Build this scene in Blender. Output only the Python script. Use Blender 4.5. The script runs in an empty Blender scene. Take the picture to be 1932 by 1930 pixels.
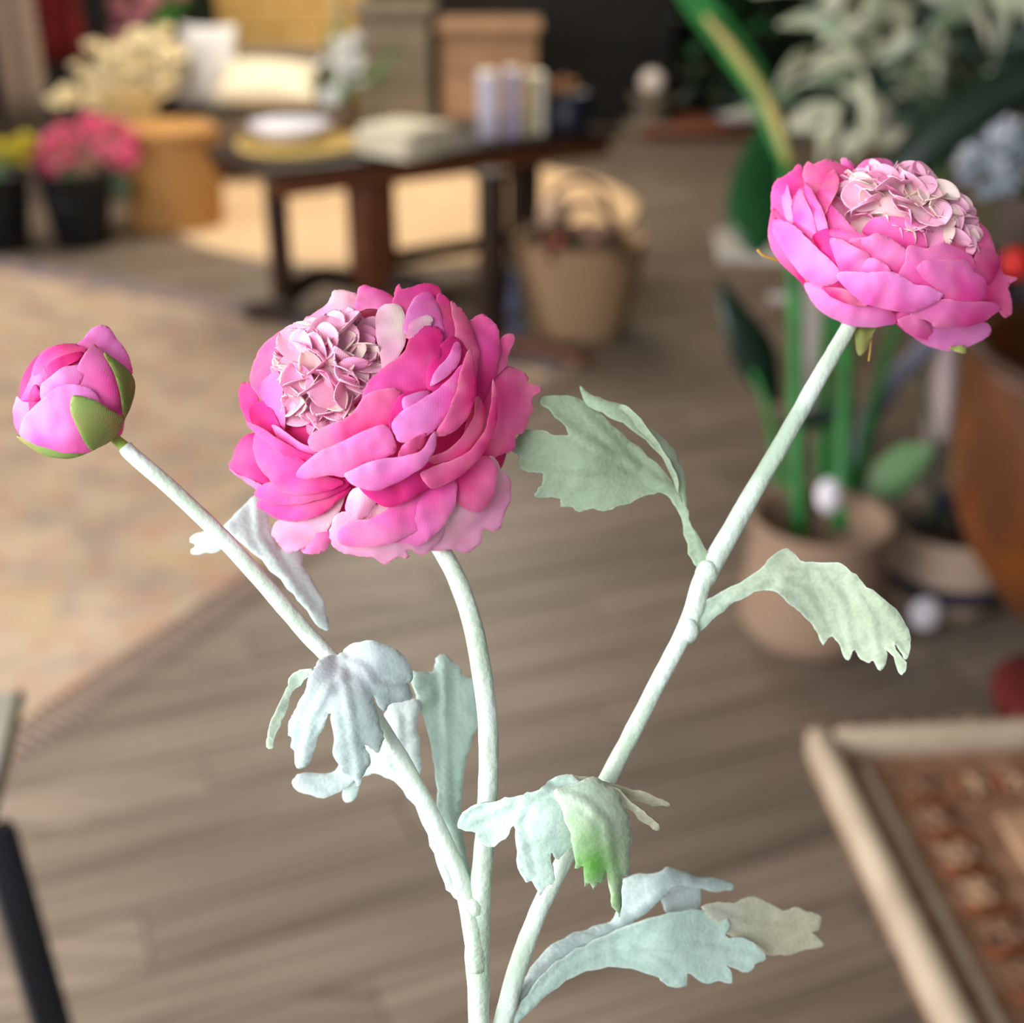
import bpy, bmesh, math, random
import numpy as np
from mathutils import Vector, Matrix, noise
from mathutils.geometry import delaunay_2d_cdt
random.seed(7)
S = bpy.context.scene
COL = S.collection
# ------------------------------------------------------------------ camera, world, lights, exposure
FPX = 2400.0; PITCH = math.radians(26); CH = 1.5
cam_d = bpy.data.cameras.new('camera'); cam = bpy.data.objects.new('camera', cam_d); COL.objects.link(cam)
cam.location = (0, 0, CH); cam.rotation_euler = (math.pi/2-PITCH, 0, 0)
cam_d.sensor_fit = 'HORIZONTAL'; cam_d.sensor_width = 36; cam_d.lens = 36*FPX/1932
cam_d.clip_start = .01; cam_d.clip_end = 100
cam_d.dof.use_dof = True; cam_d.dof.focus_distance = .322; cam_d.dof.aperture_fstop = 7.8
S.camera = cam
w = bpy.data.worlds.new('world'); S.world = w; w.use_nodes = True
bg = w.node_tree.nodes['Background']; bg.inputs[0].default_value = (.93, .97, 1, 1); bg.inputs[1].default_value = .38
def area(name, loc, target, sx, sy, power, col):
    l = bpy.data.lights.new(name, 'AREA'); l.shape = 'RECTANGLE'; l.size = sx; l.size_y = sy; l.energy = power; l.color = col
    o = bpy.data.objects.new(name, l); COL.objects.link(o); o.location = loc
    o.rotation_euler = (Vector(target)-Vector(loc)).to_track_quat('-Z', 'Y').to_euler(); return o
area('window_fill_left', (-2.1, .45, 1.35), (-.8, 1.5, 0), 1.9, 1.2, 118, (1, .98, .96))  # left-window daylight, added inside the shop for steeper falloff across the floor
area('window_light_back', (-4.2, 4.6, 1.9), (-1.5, 5.2, 0), 2.6, 1.6, 90, (1, .97, .92))
area('plant_fill_front', (-.75, -.8, 2.0), (0, .3, 1.3), 1.1, .9, 25, (.96, .98, 1))  # fill lamp added close behind the camera so the spray outshines the floor
area('ceiling_light', (-.6, 7.0, 2.9), (-.4, 7.0, 0), 2.4, 1.6, 110, (1, .90, .74))
S.view_settings.view_transform = 'Standard'; S.view_settings.look = 'None'
S.view_settings.exposure = 0.15; S.view_settings.gamma = 1; S.view_settings.use_curve_mapping = False
S.cycles.use_denoising = True; S.cycles.max_bounces = 6
# ------------------------------------------------------------------ helpers
FW = Vector((0, math.cos(PITCH), -math.sin(PITCH))); UP = Vector((0, math.sin(PITCH), math.cos(PITCH))); RT = Vector((1, 0, 0))
def P(px, py, d):
    px, py, d = float(px), float(py), float(d); return Vector((0, 0, CH)) + d*(FW + (px-966)/FPX*RT - (py-965)/FPX*UP)
def G(px, py, z=0.):
    r = FW + (px-966)/FPX*RT - (py-965)/FPX*UP
    return Vector((0, 0, CH)) + r*((z-CH)/r.z)
def proj(v):
    q = Vector(v)-Vector((0, 0, CH)); d = q.dot(FW)
    return (966+FPX*q.dot(RT)/d, 965-FPX*q.dot(UP)/d, d) if d > .01 else (1e9, 1e9, d)
def L(c): return tuple(((x/255)/12.92 if x/255 <= .04045 else ((x/255+.055)/1.055)**2.4) for x in c)
MATS = {}
def mat(name, c1, c2=None, scale=8, rough=.6, bump=0, bscale=None, metal=0, trans=0, stretch=None, kind='noise', spec=.4, coat=0, rnd=0, detail=4, lo=.35, hi=.65):
    if name in MATS: return MATS[name]
    m = bpy.data.materials.new(name); m.use_nodes = True; MATS[name] = m
    nt = m.node_tree; N = nt.nodes; K = nt.links; b = N['Principled BSDF']; out = N['Material Output']
    b.inputs['Roughness'].default_value = rough; b.inputs['Metallic'].default_value = metal
    b.inputs['Specular IOR Level'].default_value = spec; b.inputs['Coat Weight'].default_value = coat
    tc = N.new('ShaderNodeTexCoord'); mp = N.new('ShaderNodeMapping'); K.new(tc.outputs['Object'], mp.inputs[0])
    if stretch: mp.inputs['Scale'].default_value = stretch
    def tex(sc):
        if kind == 'wave':
            t = N.new('ShaderNodeTexWave'); t.inputs['Scale'].default_value = sc; t.inputs['Distortion'].default_value = 1.5
            t.bands_direction = 'Z'
        elif kind == 'voronoi':
            t = N.new('ShaderNodeTexVoronoi'); t.inputs['Scale'].default_value = sc
        else:
            t = N.new('ShaderNodeTexNoise'); t.inputs['Scale'].default_value = sc; t.inputs['Detail'].default_value = detail
        K.new(mp.outputs[0], t.inputs[0]); return t
    c2 = c2 or c1
    t = tex(scale); cr = N.new('ShaderNodeValToRGB'); cr.color_ramp.elements[0].position = lo; cr.color_ramp.elements[1].position = hi
    cr.color_ramp.elements[0].color = (*L(c1), 1); cr.color_ramp.elements[1].color = (*L(c2), 1)
    K.new(t.outputs[0 if kind != 'wave' else 1], cr.inputs[0]); col = cr.outputs[0]
    if rnd:
        oi = N.new('ShaderNodeObjectInfo'); ge = N.new('ShaderNodeNewGeometry'); ad = N.new('ShaderNodeMath'); ad.operation = 'ADD'
        fr = N.new('ShaderNodeMath'); fr.operation = 'FRACT'; K.new(oi.outputs['Random'], ad.inputs[0]); K.new(ge.outputs['Random Per Island'], ad.inputs[1]); K.new(ad.outputs[0], fr.inputs[0])
        mr = N.new('ShaderNodeMapRange'); mr.inputs[3].default_value = 1-rnd; mr.inputs[4].default_value = 1+rnd*.5; K.new(fr.outputs[0], mr.inputs[0])
        hs = N.new('ShaderNodeHueSaturation'); K.new(col, hs.inputs['Color']); K.new(mr.outputs[0], hs.inputs['Value']); col = hs.outputs[0]
    K.new(col, b.inputs['Base Color'])
    if bump:
        t2 = tex(bscale or scale*4); bp = N.new('ShaderNodeBump'); bp.inputs['Strength'].default_value = bump; bp.inputs['Distance'].default_value = .002
        K.new(t2.outputs[0 if kind != 'wave' else 1], bp.inputs['Height']); K.new(bp.outputs[0], b.inputs['Normal'])
    if trans:
        tr = N.new('ShaderNodeBsdfTranslucent'); K.new(col, tr.inputs[0]); mx = N.new('ShaderNodeMixShader'); mx.inputs[0].default_value = trans
        K.new(b.outputs[0], mx.inputs[1]); K.new(tr.outputs[0], mx.inputs[2]); K.new(mx.outputs[0], out.inputs[0])
    return m
def fabric(name, body, rim, base, trans=.2, felt=False):
    """cloth petal / leaf: body colour, rim and base tones (crimson petal bases hold overlap shade), driven by the 'edge' and 'tip' attributes of the piece"""
    m = bpy.data.materials.new(name); m.use_nodes = True; nt = m.node_tree; N = nt.nodes; K = nt.links; b = N['Principled BSDF']; out = N['Material Output']
    b.inputs['Roughness'].default_value = .62 if not felt else .9; b.inputs['Specular IOR Level'].default_value = .25 if not felt else .12
    at = N.new('ShaderNodeAttribute'); at.attribute_name = 'tint'; sp = N.new('ShaderNodeSeparateColor'); K.new(at.outputs['Color'], sp.inputs[0])
    tc = N.new('ShaderNodeTexCoord'); nz = N.new('ShaderNodeTexNoise'); nz.inputs['Scale'].default_value = 90 if not felt else 110; K.new(tc.outputs['Object'], nz.inputs[0])
    def mixc(a, bb, f):
        x = N.new('ShaderNodeMix'); x.data_type = 'RGBA'; x.clamp_factor = True
        if isinstance(a, tuple): x.inputs[6].default_value = (*L(a), 1)
        else: K.new(a, x.inputs[6])
        x.inputs[7].default_value = (*L(bb), 1); K.new(f, x.inputs[0]); return x.outputs[2]
    def rng(o, a, c, lo, hi):
        r = N.new('ShaderNodeMapRange'); r.interpolation_type = 'SMOOTHSTEP'; K.new(o, r.inputs[0])
        for i, v in enumerate((a, c, lo, hi)): r.inputs[1+i].default_value = v
        return r.outputs[0]
    c = mixc(body, base, rng(sp.outputs[1], .0, .75, 1, 0))  # crimson petal bases put overlap shade into the covered side
    c = mixc(c, rim, rng(nz.outputs[0], .42, .68, 0, .4 if not felt else .25))
    c = mixc(c, rim, rng(sp.outputs[0], .0, .2, .38 if not felt else .7, 0))
    if felt:
        c = mixc(c, (92, 158, 62), sp.outputs[2])
        n2 = N.new('ShaderNodeTexNoise'); n2.inputs['Scale'].default_value = 900; n2.inputs['Detail'].default_value = 3; K.new(tc.outputs['Object'], n2.inputs[0])
        c = mixc(c, tuple(int(v*.86) for v in body), rng(n2.outputs[0], .4, .7, .0, .3)); h = n2.outputs[0]; st = .5; ds = .0004
    else:
        wv = N.new('ShaderNodeTexWave'); wv.inputs['Scale'].default_value = 1000; wv.inputs['Distortion'].default_value = .3; K.new(tc.outputs['Object'], wv.inputs[0])
        n3 = N.new('ShaderNodeTexNoise'); n3.inputs['Scale'].default_value = 160; K.new(tc.outputs['Object'], n3.inputs[0])
        mm = N.new('ShaderNodeMath'); mm.operation = 'MULTIPLY_ADD'; mm.inputs[1].default_value = .25; K.new(wv.outputs[1], mm.inputs[0]); K.new(n3.outputs[0], mm.inputs[2]); h = mm.outputs[0]; st = .38; ds = .0005
    bp = N.new('ShaderNodeBump'); bp.inputs['Strength'].default_value = st; bp.inputs['Distance'].default_value = ds; K.new(h, bp.inputs['Height']); K.new(bp.outputs[0], b.inputs['Normal'])
    K.new(c, b.inputs['Base Color'])
    tr = N.new('ShaderNodeBsdfTranslucent'); K.new(c, tr.inputs[0]); mx = N.new('ShaderNodeMixShader'); mx.inputs[0].default_value = trans
    K.new(b.outputs[0], mx.inputs[1]); K.new(tr.outputs[0], mx.inputs[2]); K.new(mx.outputs[0], out.inputs[0])
    return m
def wloc(o):
    v = Vector()
    while o: v += o.location; o = o.parent
    return v
def obj(name, geo, m, parent=None, smooth=True, kind=None, label=None):
    """geo: bmesh or (verts, faces) in WORLD coordinates, linked as one mesh object"""
    me = bpy.data.meshes.new(name)
    if isinstance(geo, bmesh.types.BMesh): geo.to_mesh(me); geo.free()
    else: me.from_pydata([tuple(v) for v in geo[0]], [], geo[1])
    o = bpy.data.objects.new(name, me); COL.objects.link(o)
    if parent: o.parent = parent; me.transform(Matrix.Translation(-wloc(parent)))
    if m: me.materials.append(m)
    if smooth: me.polygons.foreach_set('use_smooth', [True]*len(me.polygons))
    if kind: o['kind'] = kind
    if label: o['label'] = label
    return o
def thing(name, label, cat, loc, group=None):
    o = bpy.data.objects.new(name, None); COL.objects.link(o); o.location = loc; o.empty_display_size = .05
    o['label'] = label; o['category'] = cat
    if group: o['group'] = group
    return o
def solo(name, geo, m, label, cat, group=None, smooth=True):
    o = obj(name, geo, m, None, smooth)
    me = o.data; n = len(me.vertices); a = np.empty(n*3); me.vertices.foreach_get('co', a); a = a.reshape(-1, 3)
    c = Vector(((a[:, 0].min()+a[:, 0].max())/2, (a[:, 1].min()+a[:, 1].max())/2, a[:, 2].min()))
    me.transform(Matrix.Translation(-c)); o.location = c
    o['label'] = label; o['category'] = cat
    if group: o['group'] = group
    return o
def boxg(c, s, rz=0, bev=.0, bm=None, rot=None):
    own = bm is None; bm = bm or bmesh.new()
    r = bmesh.ops.create_cube(bm, size=1)['verts']
    M = Matrix.Translation(Vector(c)) @ (rot if rot is not None else Matrix.Rotation(rz, 4, 'Z')) @ Matrix.Diagonal((*s, 1))
    if bev:
        es = list({e for v in r for e in v.link_edges})
        bmesh.ops.transform(bm, matrix=Matrix.Diagonal((*s, 1)), verts=r)
        g = bmesh.ops.bevel(bm, geom=es, offset=bev, segments=2, affect='EDGES', profile=.5)
        vs = list({v for f in g['faces'] for v in f.verts})
        M = Matrix.Translation(Vector(c)) @ (rot if rot is not None else Matrix.Rotation(rz, 4, 'Z'))
        bmesh.ops.transform(bm, matrix=M, verts=vs)
    else: bmesh.ops.transform(bm, matrix=M, verts=r)
    return bm
def lathe(prof, c, seg=32, wob=0, geo=None, ang=2*math.pi, a0=0, ph=0):
    V, F = geo if geo else ([], []); b = len(V); n = len(prof); closed = ang > 6.28; k = seg if closed else seg+1
    for i in range(k):
        a = a0+ang*i/seg; q = 1+wob*math.sin(a*3+ph)+wob*.6*math.sin(a*7+ph*2)
        for r, z in prof: V.append(Vector((c[0]+r*q*math.cos(a), c[1]+r*q*math.sin(a), c[2]+z)))
    for i in range(seg):
        j = (i+1) % k
        for t in range(n-1): F.append((b+i*n+t, b+j*n+t, b+j*n+t+1, b+i*n+t+1))
    return V, F
def cr_path(pts, n=8):
    """Catmull-Rom through a list of tuples/vectors"""
    a = np.array([tuple(p) for p in pts], float); a = np.vstack([2*a[0]-a[1], a, 2*a[-1]-a[-2]]); out = []
    for i in range(1, len(a)-2):
        for k in range(n):
            t = k/n; p0, p1, p2, p3 = a[i-1:i+3]
            out.append(.5*((2*p1)+(-p0+p2)*t+(2*p0-5*p1+4*p2-p3)*t*t+(-p0+3*p1-3*p2+p3)*t**3))
    out.append(a[-2]); return [tuple(float(x) for x in r) for r in out]
def tube(pts, rad, seg=12, n=6, geo=None, flat=1, rough=0):
    """pts 3-D, rad one per point (or a number); capped round tube"""
    V, F = geo if geo else ([], []); b = len(V)
    rad = [rad]*len(pts) if isinstance(rad, (int, float)) else rad
    q = cr_path([(*p, r) for p, r in zip(pts, rad)], n); m = len(q); ref = Vector((0.13, -.9, .41)).normalized()
    for i in range(m):
        t = (Vector(q[min(i+1, m-1)][:3])-Vector(q[max(i-1, 0)][:3])).normalized()
        s = t.cross(ref).normalized(); u = s.cross(t).normalized(); r = q[i][3]
        for k in range(seg):
            a = 2*math.pi*k/seg; rr = r*(1+rough*noise.noise(Vector(q[i][:3])*180+Vector((k*.7, 0, 0))))
            V.append(Vector(q[i][:3])+rr*(s*math.cos(a)+u*math.sin(a)*flat))
    for i in range(m-1):
        for k in range(seg): F.append((b+i*seg+k, b+i*seg+(k+1) % seg, b+(i+1)*seg+(k+1) % seg, b+(i+1)*seg+k))
    F.append(tuple(b+k for k in range(seg))[::-1]); F.append(tuple(b+(m-1)*seg+k for k in range(seg)))
    return V, F
def blob(c, r, sc=(1, 1, 1), sub=2, amp=.15, fr=3., bm=None, seed=0):
    bm = bm or bmesh.new(); vs = bmesh.ops.create_icosphere(bm, subdivisions=sub, radius=1)['verts']
    for v in vs:
        k = 1+amp*noise.noise(v.co*fr+Vector((seed*3.7, seed, 0)))
        v.co = Vector((v.co.x*sc[0], v.co.y*sc[1], v.co.z*sc[2]))*r*k+Vector(c)
    return bm
def strip(pts, widths, side, fold=.15, geo=None, n=5, th=.0):
    """leaf blade along a path: 5 verts across, creased at the midrib; two-sided thin body"""
    V, F = geo if geo else ([], []); b = len(V); q = cr_path([(*p, x) for p, x in zip(pts, widths)], n); m = len(q); side = Vector(side).normalized()
    for i in range(m):
        t = (Vector(q[min(i+1, m-1)][:3])-Vector(q[max(i-1, 0)][:3])).normalized(); s = (side-t*side.dot(t)).normalized(); nn = s.cross(t).normalized()
        for v in (-1, -.5, 0, .5, 1): V.append(Vector(q[i][:3])+s*v*max(q[i][3], .0006)+nn*abs(v)*q[i][3]*fold)
    for i in range(m-1):
        for k in range(4): F.append((b+i*5+k, b+i*5+k+1, b+(i+1)*5+k+1, b+(i+1)*5+k))
    return V, F
def solid(o, t): md = o.modifiers.new('thick', 'SOLIDIFY'); md.thickness = t; md.offset = 0; return o
def copy_at(src, name, parent, M):
    o = bpy.data.objects.new(name, src.data); COL.objects.link(o); o.parent = parent
    for md in src.modifiers: k = o.modifiers.new(md.name, md.type); k.thickness = md.thickness; k.offset = 0
    o.matrix_local = M; return o
# ------------------------------------------------------------------ the room
def struct(name, geo, m, smooth=False, **k): return obj(name, geo, m, smooth=smooth, kind='structure', **k)
m_plank = mat('plank_wood', (92, 79, 69), (150, 135, 119), 2.6, .42, .25, 14, stretch=(.6, 17, 1), rnd=.24, spec=.35, detail=6, lo=.3, hi=.7)
m_sub = mat('subfloor', (60, 50, 42)); m_wall = mat('dark_wall', (20, 15, 13), (32, 24, 20), 2); m_wl = mat('plaster', (150, 140, 128), (165, 155, 140), 2)
m_ceil = mat('ceiling_paint', (175, 170, 160))
floor = struct('floor', boxg((-.3, 4, -.03), (12, 13, .03)), m_sub)
struct('wall_back', boxg((-.3, 10.05, 1.5), (12, .1, 3)), m_wall)
struct('wall_right', boxg((5.2, 4, 1.5), (.1, 13, 3)), m_wall)
struct('wall_left', boxg((-4.4, 7.0, 1.5), (.1, 6.2, 3)), m_wl)
struct('baseboard_back', boxg((-.3, 9.99, .06), (12, .02, .12)), mat('dark_trim', (24, 18, 15)))
struct('ceiling', boxg((-.3, 5, 3.05), (12, 10.2, .1)), m_ceil)
PA = math.radians(22); pu = Vector((math.cos(PA), math.sin(PA), 0)); pn = Vector((-math.sin(PA), math.cos(PA), 0))
# rug footprints (planks beneath them are not picked apart)
RC1 = G(1128, 690); ra = Vector((-math.sin(math.radians(28.6)), -math.cos(math.radians(28.6)), 0)); rb = Vector((-math.cos(math.radians(28.6)), math.sin(math.radians(28.6)), 0))
RR = G(765, 388)
def under_rug(p):
    q = p-RC1; return (0 < q.dot(ra) < 3.2 and 0 < q.dot(rb) < 4.2) or (p-RR).length < 1.2
PW, PL = .135, 1.25; cells = []
for i in range(-60, 75):
    for j in range(-8, 9):
        c = pn*(i*PW)+pu*((j+(i*.377) % 1)*PL)+Vector((0, 3.5, 0))
        if not (-6 < c.x < 5.2 and -1.5 < c.y < 9.9): continue
        x, y, d = proj(c); vis = d > .5 and -450 < x < 2380 and 0 < y < 2050
        cells.append((0 if vis and not under_rug(c) else 1, d if vis else 99, c))
cells.sort(key=lambda t: (t[0], t[1]))
pm = obj('floor_plank', boxg((0, 0, .0), (PL-.003, PW-.004, .016), 0, .002), m_plank, None, False); n0 = 0; rest = bmesh.new()
pm.data.transform(Matrix.Translation((0, 0, 0)))
for hid, d, c in cells:
    z = -.008-random.random()*.0012
    if n0 < 290 and not hid:
        o = pm if n0 == 0 else bpy.data.objects.new('floor_plank', pm.data)
        if n0: COL.objects.link(o)
        o.parent = floor; o.location = (c.x, c.y, z); o.rotation_euler = (0, 0, PA); n0 += 1
    else: boxg((c.x, c.y, z), (PL-.003, PW-.004, .016), PA, 0, rest)
obj('distant_planks', rest, m_plank, floor, False, kind='stuff')
# ------------------------------------------------------------------ rugs
m_rug = mat('faded_rug', (196, 174, 148), (172, 152, 130), 4.2, .95, .5, 60)
nt = m_rug.node_tree; N = nt.nodes; K = nt.links; b = N['Principled BSDF']; base = b.inputs['Base Color'].links[0].from_socket
def rugmix(base, col, sc, lo, hi, amt, nodes=N, links=K, det=3):
    t = nodes.new('ShaderNodeTexNoise'); t.inputs['Scale'].default_value = sc; t.inputs['Detail'].default_value = det
    tc = nodes.new('ShaderNodeTexCoord'); mp = nodes.new('ShaderNodeMapping'); mp.inputs['Location'].default_value = (sc, 1.7*sc, 0); links.new(tc.outputs['Object'], mp.inputs[0]); links.new(mp.outputs[0], t.inputs[0])
    r = nodes.new('ShaderNodeMapRange'); r.inputs[1].default_value = lo; r.inputs[2].default_value = hi; r.inputs[4].default_value = amt; links.new(t.outputs[0], r.inputs[0])
    x = nodes.new('ShaderNodeMix'); x.data_type = 'RGBA'; links.new(base, x.inputs[6]); x.inputs[7].default_value = (*L(col), 1); links.new(r.outputs[0], x.inputs[0]); return x.outputs[2]
base = rugmix(base, (184, 124, 102), 11, .5, .64, .6); base = rugmix(base, (150, 138, 128), 7, .5, .64, .7); base = rugmix(base, (196, 168, 122), 6, .52, .66, .45)
K.new(base, b.inputs['Base Color'])
def slabrug(c, u, v, th, z0):
    bm = bmesh.new(); vs = [bm.verts.new(c+a*u+bb*v+Vector((0, 0, z))) for z in (z0, z0+th) for a, bb in ((0, 0), (1, 0), (1, 1), (0, 1))]
    for f in ((3, 2, 1, 0), (4, 5, 6, 7), (0, 1, 5, 4), (1, 2, 6, 5), (2, 3, 7, 6), (3, 0, 4, 7)): bm.faces.new([vs[i] for i in f])
    bmesh.ops.recalc_face_normals(bm, faces=bm.faces); return bm
rug = thing('patterned_rug', 'faded rectangular rug in beige and coral lying on the wooden floor at left', 'rug', RC1)
obj('rug_field', slabrug(RC1+ra*.16+rb*.10, ra*3.04, rb*4.1, .009, .0), m_rug, rug, False)
m_bord = mat('rug_border_blue', (104, 100, 112), (150, 128, 118), 9, .95, .4, 60)
obj('rug_border', slabrug(RC1+rb*.10, ra*.16, rb*4.1, .0085, .0), m_bord, rug, False, label='dusky blue-grey border strip')
fr = ([], [])
for k in range(120): strip([RC1+ra*(.02+k*.026)+rb*.1+Vector((0, 0, .004)), RC1+ra*(.02+k*.026)+rb*.0+Vector((0, 0, .003))], [.006, .004], ra, 0, fr, 2)
solid(obj('fringe', fr, mat('rug_fringe', (150, 128, 115)), rug, kind='stuff'), .003)
rr = thing('round_rug', 'large round pale jute rug behind and beneath the dark wooden table', 'rug', RR)
m_jr = mat('jute_rug', (232, 200, 160), (214, 180, 142), 30, .95, .5, 90)
for k in range(12):
    r0 = k*.103+.002; obj('woven_ring', lathe([(max(r0, .001), 0), (max(r0, .001), .011), (r0+.02, .015), (r0+.08, .015), (r0+.1, .011), (r0+.1, 0)], (RR.x, RR.y, 0), 72), m_jr, rr)
# ------------------------------------------------------------------ dark trestle table and what stands on it
TZ = .60; FL = G(500, 325, TZ); FR = G(1167, 245, TZ); tu = (FR-FL).normalized(); tn = Vector((tu.y, -tu.x, 0)); TL = (FR-FL).length; TA = math.atan2(tu.y, tu.x)
def T(u, v, z): return FL+tu*u-tn*v+Vector((0, 0, z-TZ))   # u along the front, v towards the back
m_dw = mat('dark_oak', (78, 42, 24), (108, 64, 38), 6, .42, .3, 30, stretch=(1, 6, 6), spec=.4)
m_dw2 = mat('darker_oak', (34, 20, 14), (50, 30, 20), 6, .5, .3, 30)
tb = thing('trestle_table', 'low dark oak trestle table standing on the rugs with trays and books on top', 'table', Vector((T(TL/2, .3, 0).x, T(TL/2, .3, 0).y, 0)))
for k in range(4): obj('tabletop_board', boxg(T(TL/2, .075+k*.15, TZ-.0175), (TL, .147, .035), TA, .006), m_dw2, tb)
obj('apron', boxg(T(TL/2, .035, TZ-.07), (TL-.05, .025, .07), TA, .004), m_dw, tb); obj('apron', boxg(T(TL/2, .56, TZ-.07), (TL-.05, .025, .07), TA, .004), m_dw, tb)
uL = .085; uM = .50; uR = 1.02
obj('post', boxg(T(uL, .12, .28), (.075, .06, .50), TA, .008), m_dw2, tb); obj('post', boxg(T(uM, .16, .285), (.15, .15, .49), TA, .012), m_dw, tb); obj('post', boxg(T(uR+.2, .2, .285), (.06, .06, .49), TA, .008), m_dw2, tb)
obj('post', boxg(T(TL-.1, .5, .285), (.07, .07, .49), TA, .008), m_dw2, tb)
pc_ = G(930, 668); ps = thing('post_stand', 'narrow dark wooden post stand in front of the trestle table by the jute basket', 'stand', pc_)
obj('post', boxg(pc_+Vector((0, 0, .33)), (.078, .078, .60), TA, .008), m_dw2, ps); obj('cap', boxg(pc_+Vector((0, 0, .64)), (.10, .10, .02), TA, .004), m_dw2, ps)
for q_ in (G(1118, 698), G(800, 690), G(860, 625), G(850, 720)):
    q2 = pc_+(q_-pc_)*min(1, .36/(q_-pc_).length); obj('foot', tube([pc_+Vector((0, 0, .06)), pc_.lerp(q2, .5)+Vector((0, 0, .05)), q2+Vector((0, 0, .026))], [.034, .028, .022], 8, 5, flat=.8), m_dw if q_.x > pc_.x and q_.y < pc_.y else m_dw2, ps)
def foot(a, mid, e, w=.035): obj('foot', tube([a, mid, e], [w*1.3, w*1.1, w], 8, 6, flat=.8), m_dw2, tb)
foot(T(uL, .12, .10), T(uL-.04, .02, .10), G(470, 605)+Vector((0, 0, .03))); foot(T(uL, .12, .1), T(uL+.2, .2, .13), T(uM, .2, .06))
foot(T(uM, .16, .07), T(uM+.1, .05, .1), T(uM+.2, -.06, .035)); foot(T(TL-.1, .5, .06), T(TL-.1, .3, .06), T(TL-.1, .2, .035))
obj('stretcher', boxg(T((uM+TL-.1)/2, .25, .14), (TL-.1-uM, .05, .06), TA, .006), m_dw2, tb)
on = lambda px, py, z=TZ: G(px, py, z)
c = on(566, 282); tray = thing('round_tray', 'round yellow straw tray at the left end of the dark table', 'tray', c)
m_st = mat('straw', (236, 208, 130), (214, 178, 96), 60, .7, .4, 200)
obj('base', lathe([(.001, .001), (.2, .001), (.225, .012), (.225, .02), (.2, .014), (.001, .012)], c, 40), m_st, tray)
obj('rim', lathe([(.215, .012), (.238, .012), (.245, .028), (.236, .036), (.22, .03), (.215, .012)], c, 40, .008), m_st, tray)
c = on(548, 272)+Vector((0, 0, .018)); m_cer = mat('lilac_ceramic', (222, 220, 240), (236, 234, 246), 10, .3)
solo('scalloped_bowl', lathe([(.001, 0), (.08, 0), (.09, .006), (.15, .04), (.165, .062), (.158, .064), (.142, .045), (.085, .014), (.001, .012)], c, 48, .03), m_cer, 'white scalloped bowl sitting in the yellow straw tray', 'bowl')
m_nap = mat('cream_linen', (236, 228, 205), (216, 208, 190), 30, .9, .5, 90)
for k in range(6):
    c = on(762, 290)+Vector((0, .02, .001+k*.018)); a = math.radians(-38+random.uniform(-7, 7)); bm = boxg(c+Vector((random.uniform(-.012, .012), random.uniform(-.012, .012), .009)), (.31-k*.008, .28-k*.008, .016), a, .006)
    for v in bm.verts: v.co.z += .004*noise.noise(v.co*14)
    solo('folded_napkin', bm, m_nap, ['lowest', 'second lowest', 'third lowest', 'third highest', 'second highest', 'topmost'][k]+' folded cream linen napkin of the pile on the dark table', 'napkin', 'napkins piled on the table')
# vase of blossoms
c = on(655, 262); vs = thing('blossom_vase', 'brown vase of white blossoms on the back of the dark table', 'vase', c)
obj('vase_body', lathe([(.001, .001), (.035, .001), (.045, .03), (.05, .07), (.035, .11), (.028, .13), (.032, .14), (.026, .138), (.02, .12), (.001, .1)], c, 24), mat('brown_glaze', (96, 70, 48), (120, 92, 60), 12, .35), vs)
m_wb = mat('white_blossom', (244, 242, 246), (232, 238, 226), 30, .7, trans=.06); m_gl = mat('sage_leaf', (92, 128, 74), (130, 160, 96), 20, .6, trans=.15)
def flowerlet(c, r, m, par, nm='blossom', n=6):
    V, F = [], []; ax = Vector((random.uniform(-.6, .6), random.uniform(-1, 0), random.uniform(.2, 1))).normalized(); s = ax.orthogonal().normalized(); t = ax.cross(s)
    for k in range(n):
        a = 2*math.pi*k/n+random.random()*.3; d = s*math.cos(a)+t*math.sin(a)
        strip([c, c+d*r*.55+ax*r*.2, c+d*r+ax*r*.25], [r*.12, r*.45, r*.16], ax.cross(d), .25, (V, F), 3)
    for k in range(4):
        a = 1.57*k+.5; d = s*math.cos(a)+t*math.sin(a); strip([c+ax*r*.1, c+d*r*.3+ax*r*.5, c+d*r*.2+ax*r*.7], [r*.1, r*.35, r*.1], ax.cross(d), .4, (V, F), 3)
    return solid(obj(nm, (V, F), m, par), r*.04)
top = c+Vector((0, 0, .13))
for k in range(15):
    p = P(650+random.gauss(0, 22), 122+random.gauss(0, 24), (c-Vector((0, 0, CH))).dot(FW)+random.uniform(-.08, .04))
    obj('twig', tube([top, (top+p)/2+Vector((random.uniform(-.02, .02), 0, .01)), p], .0025, 5, 3), m_gl, vs); flowerlet(p, .042, m_wb, vs)
for k in range(14):
    p = P(648+random.gauss(0, 38), 140+random.gauss(0, 45), (c-Vector((0, 0, CH))).dot(FW)+random.uniform(-.05, .05)); d = (p-top).normalized()
    solid(obj('leaf', strip([p, p+d*.05, p+d*.09], [.004, .018, .003], (1, .3, 0), .2), m_gl, vs), .001)
obj('bamboo_cane', tube([P(655, 190, 5.35), P(640, 60, 5.36), P(634, -40, 5.37)], .028, 10, 6), mat('bamboo', (205, 182, 135), (180, 155, 105), 12), vs)
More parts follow.
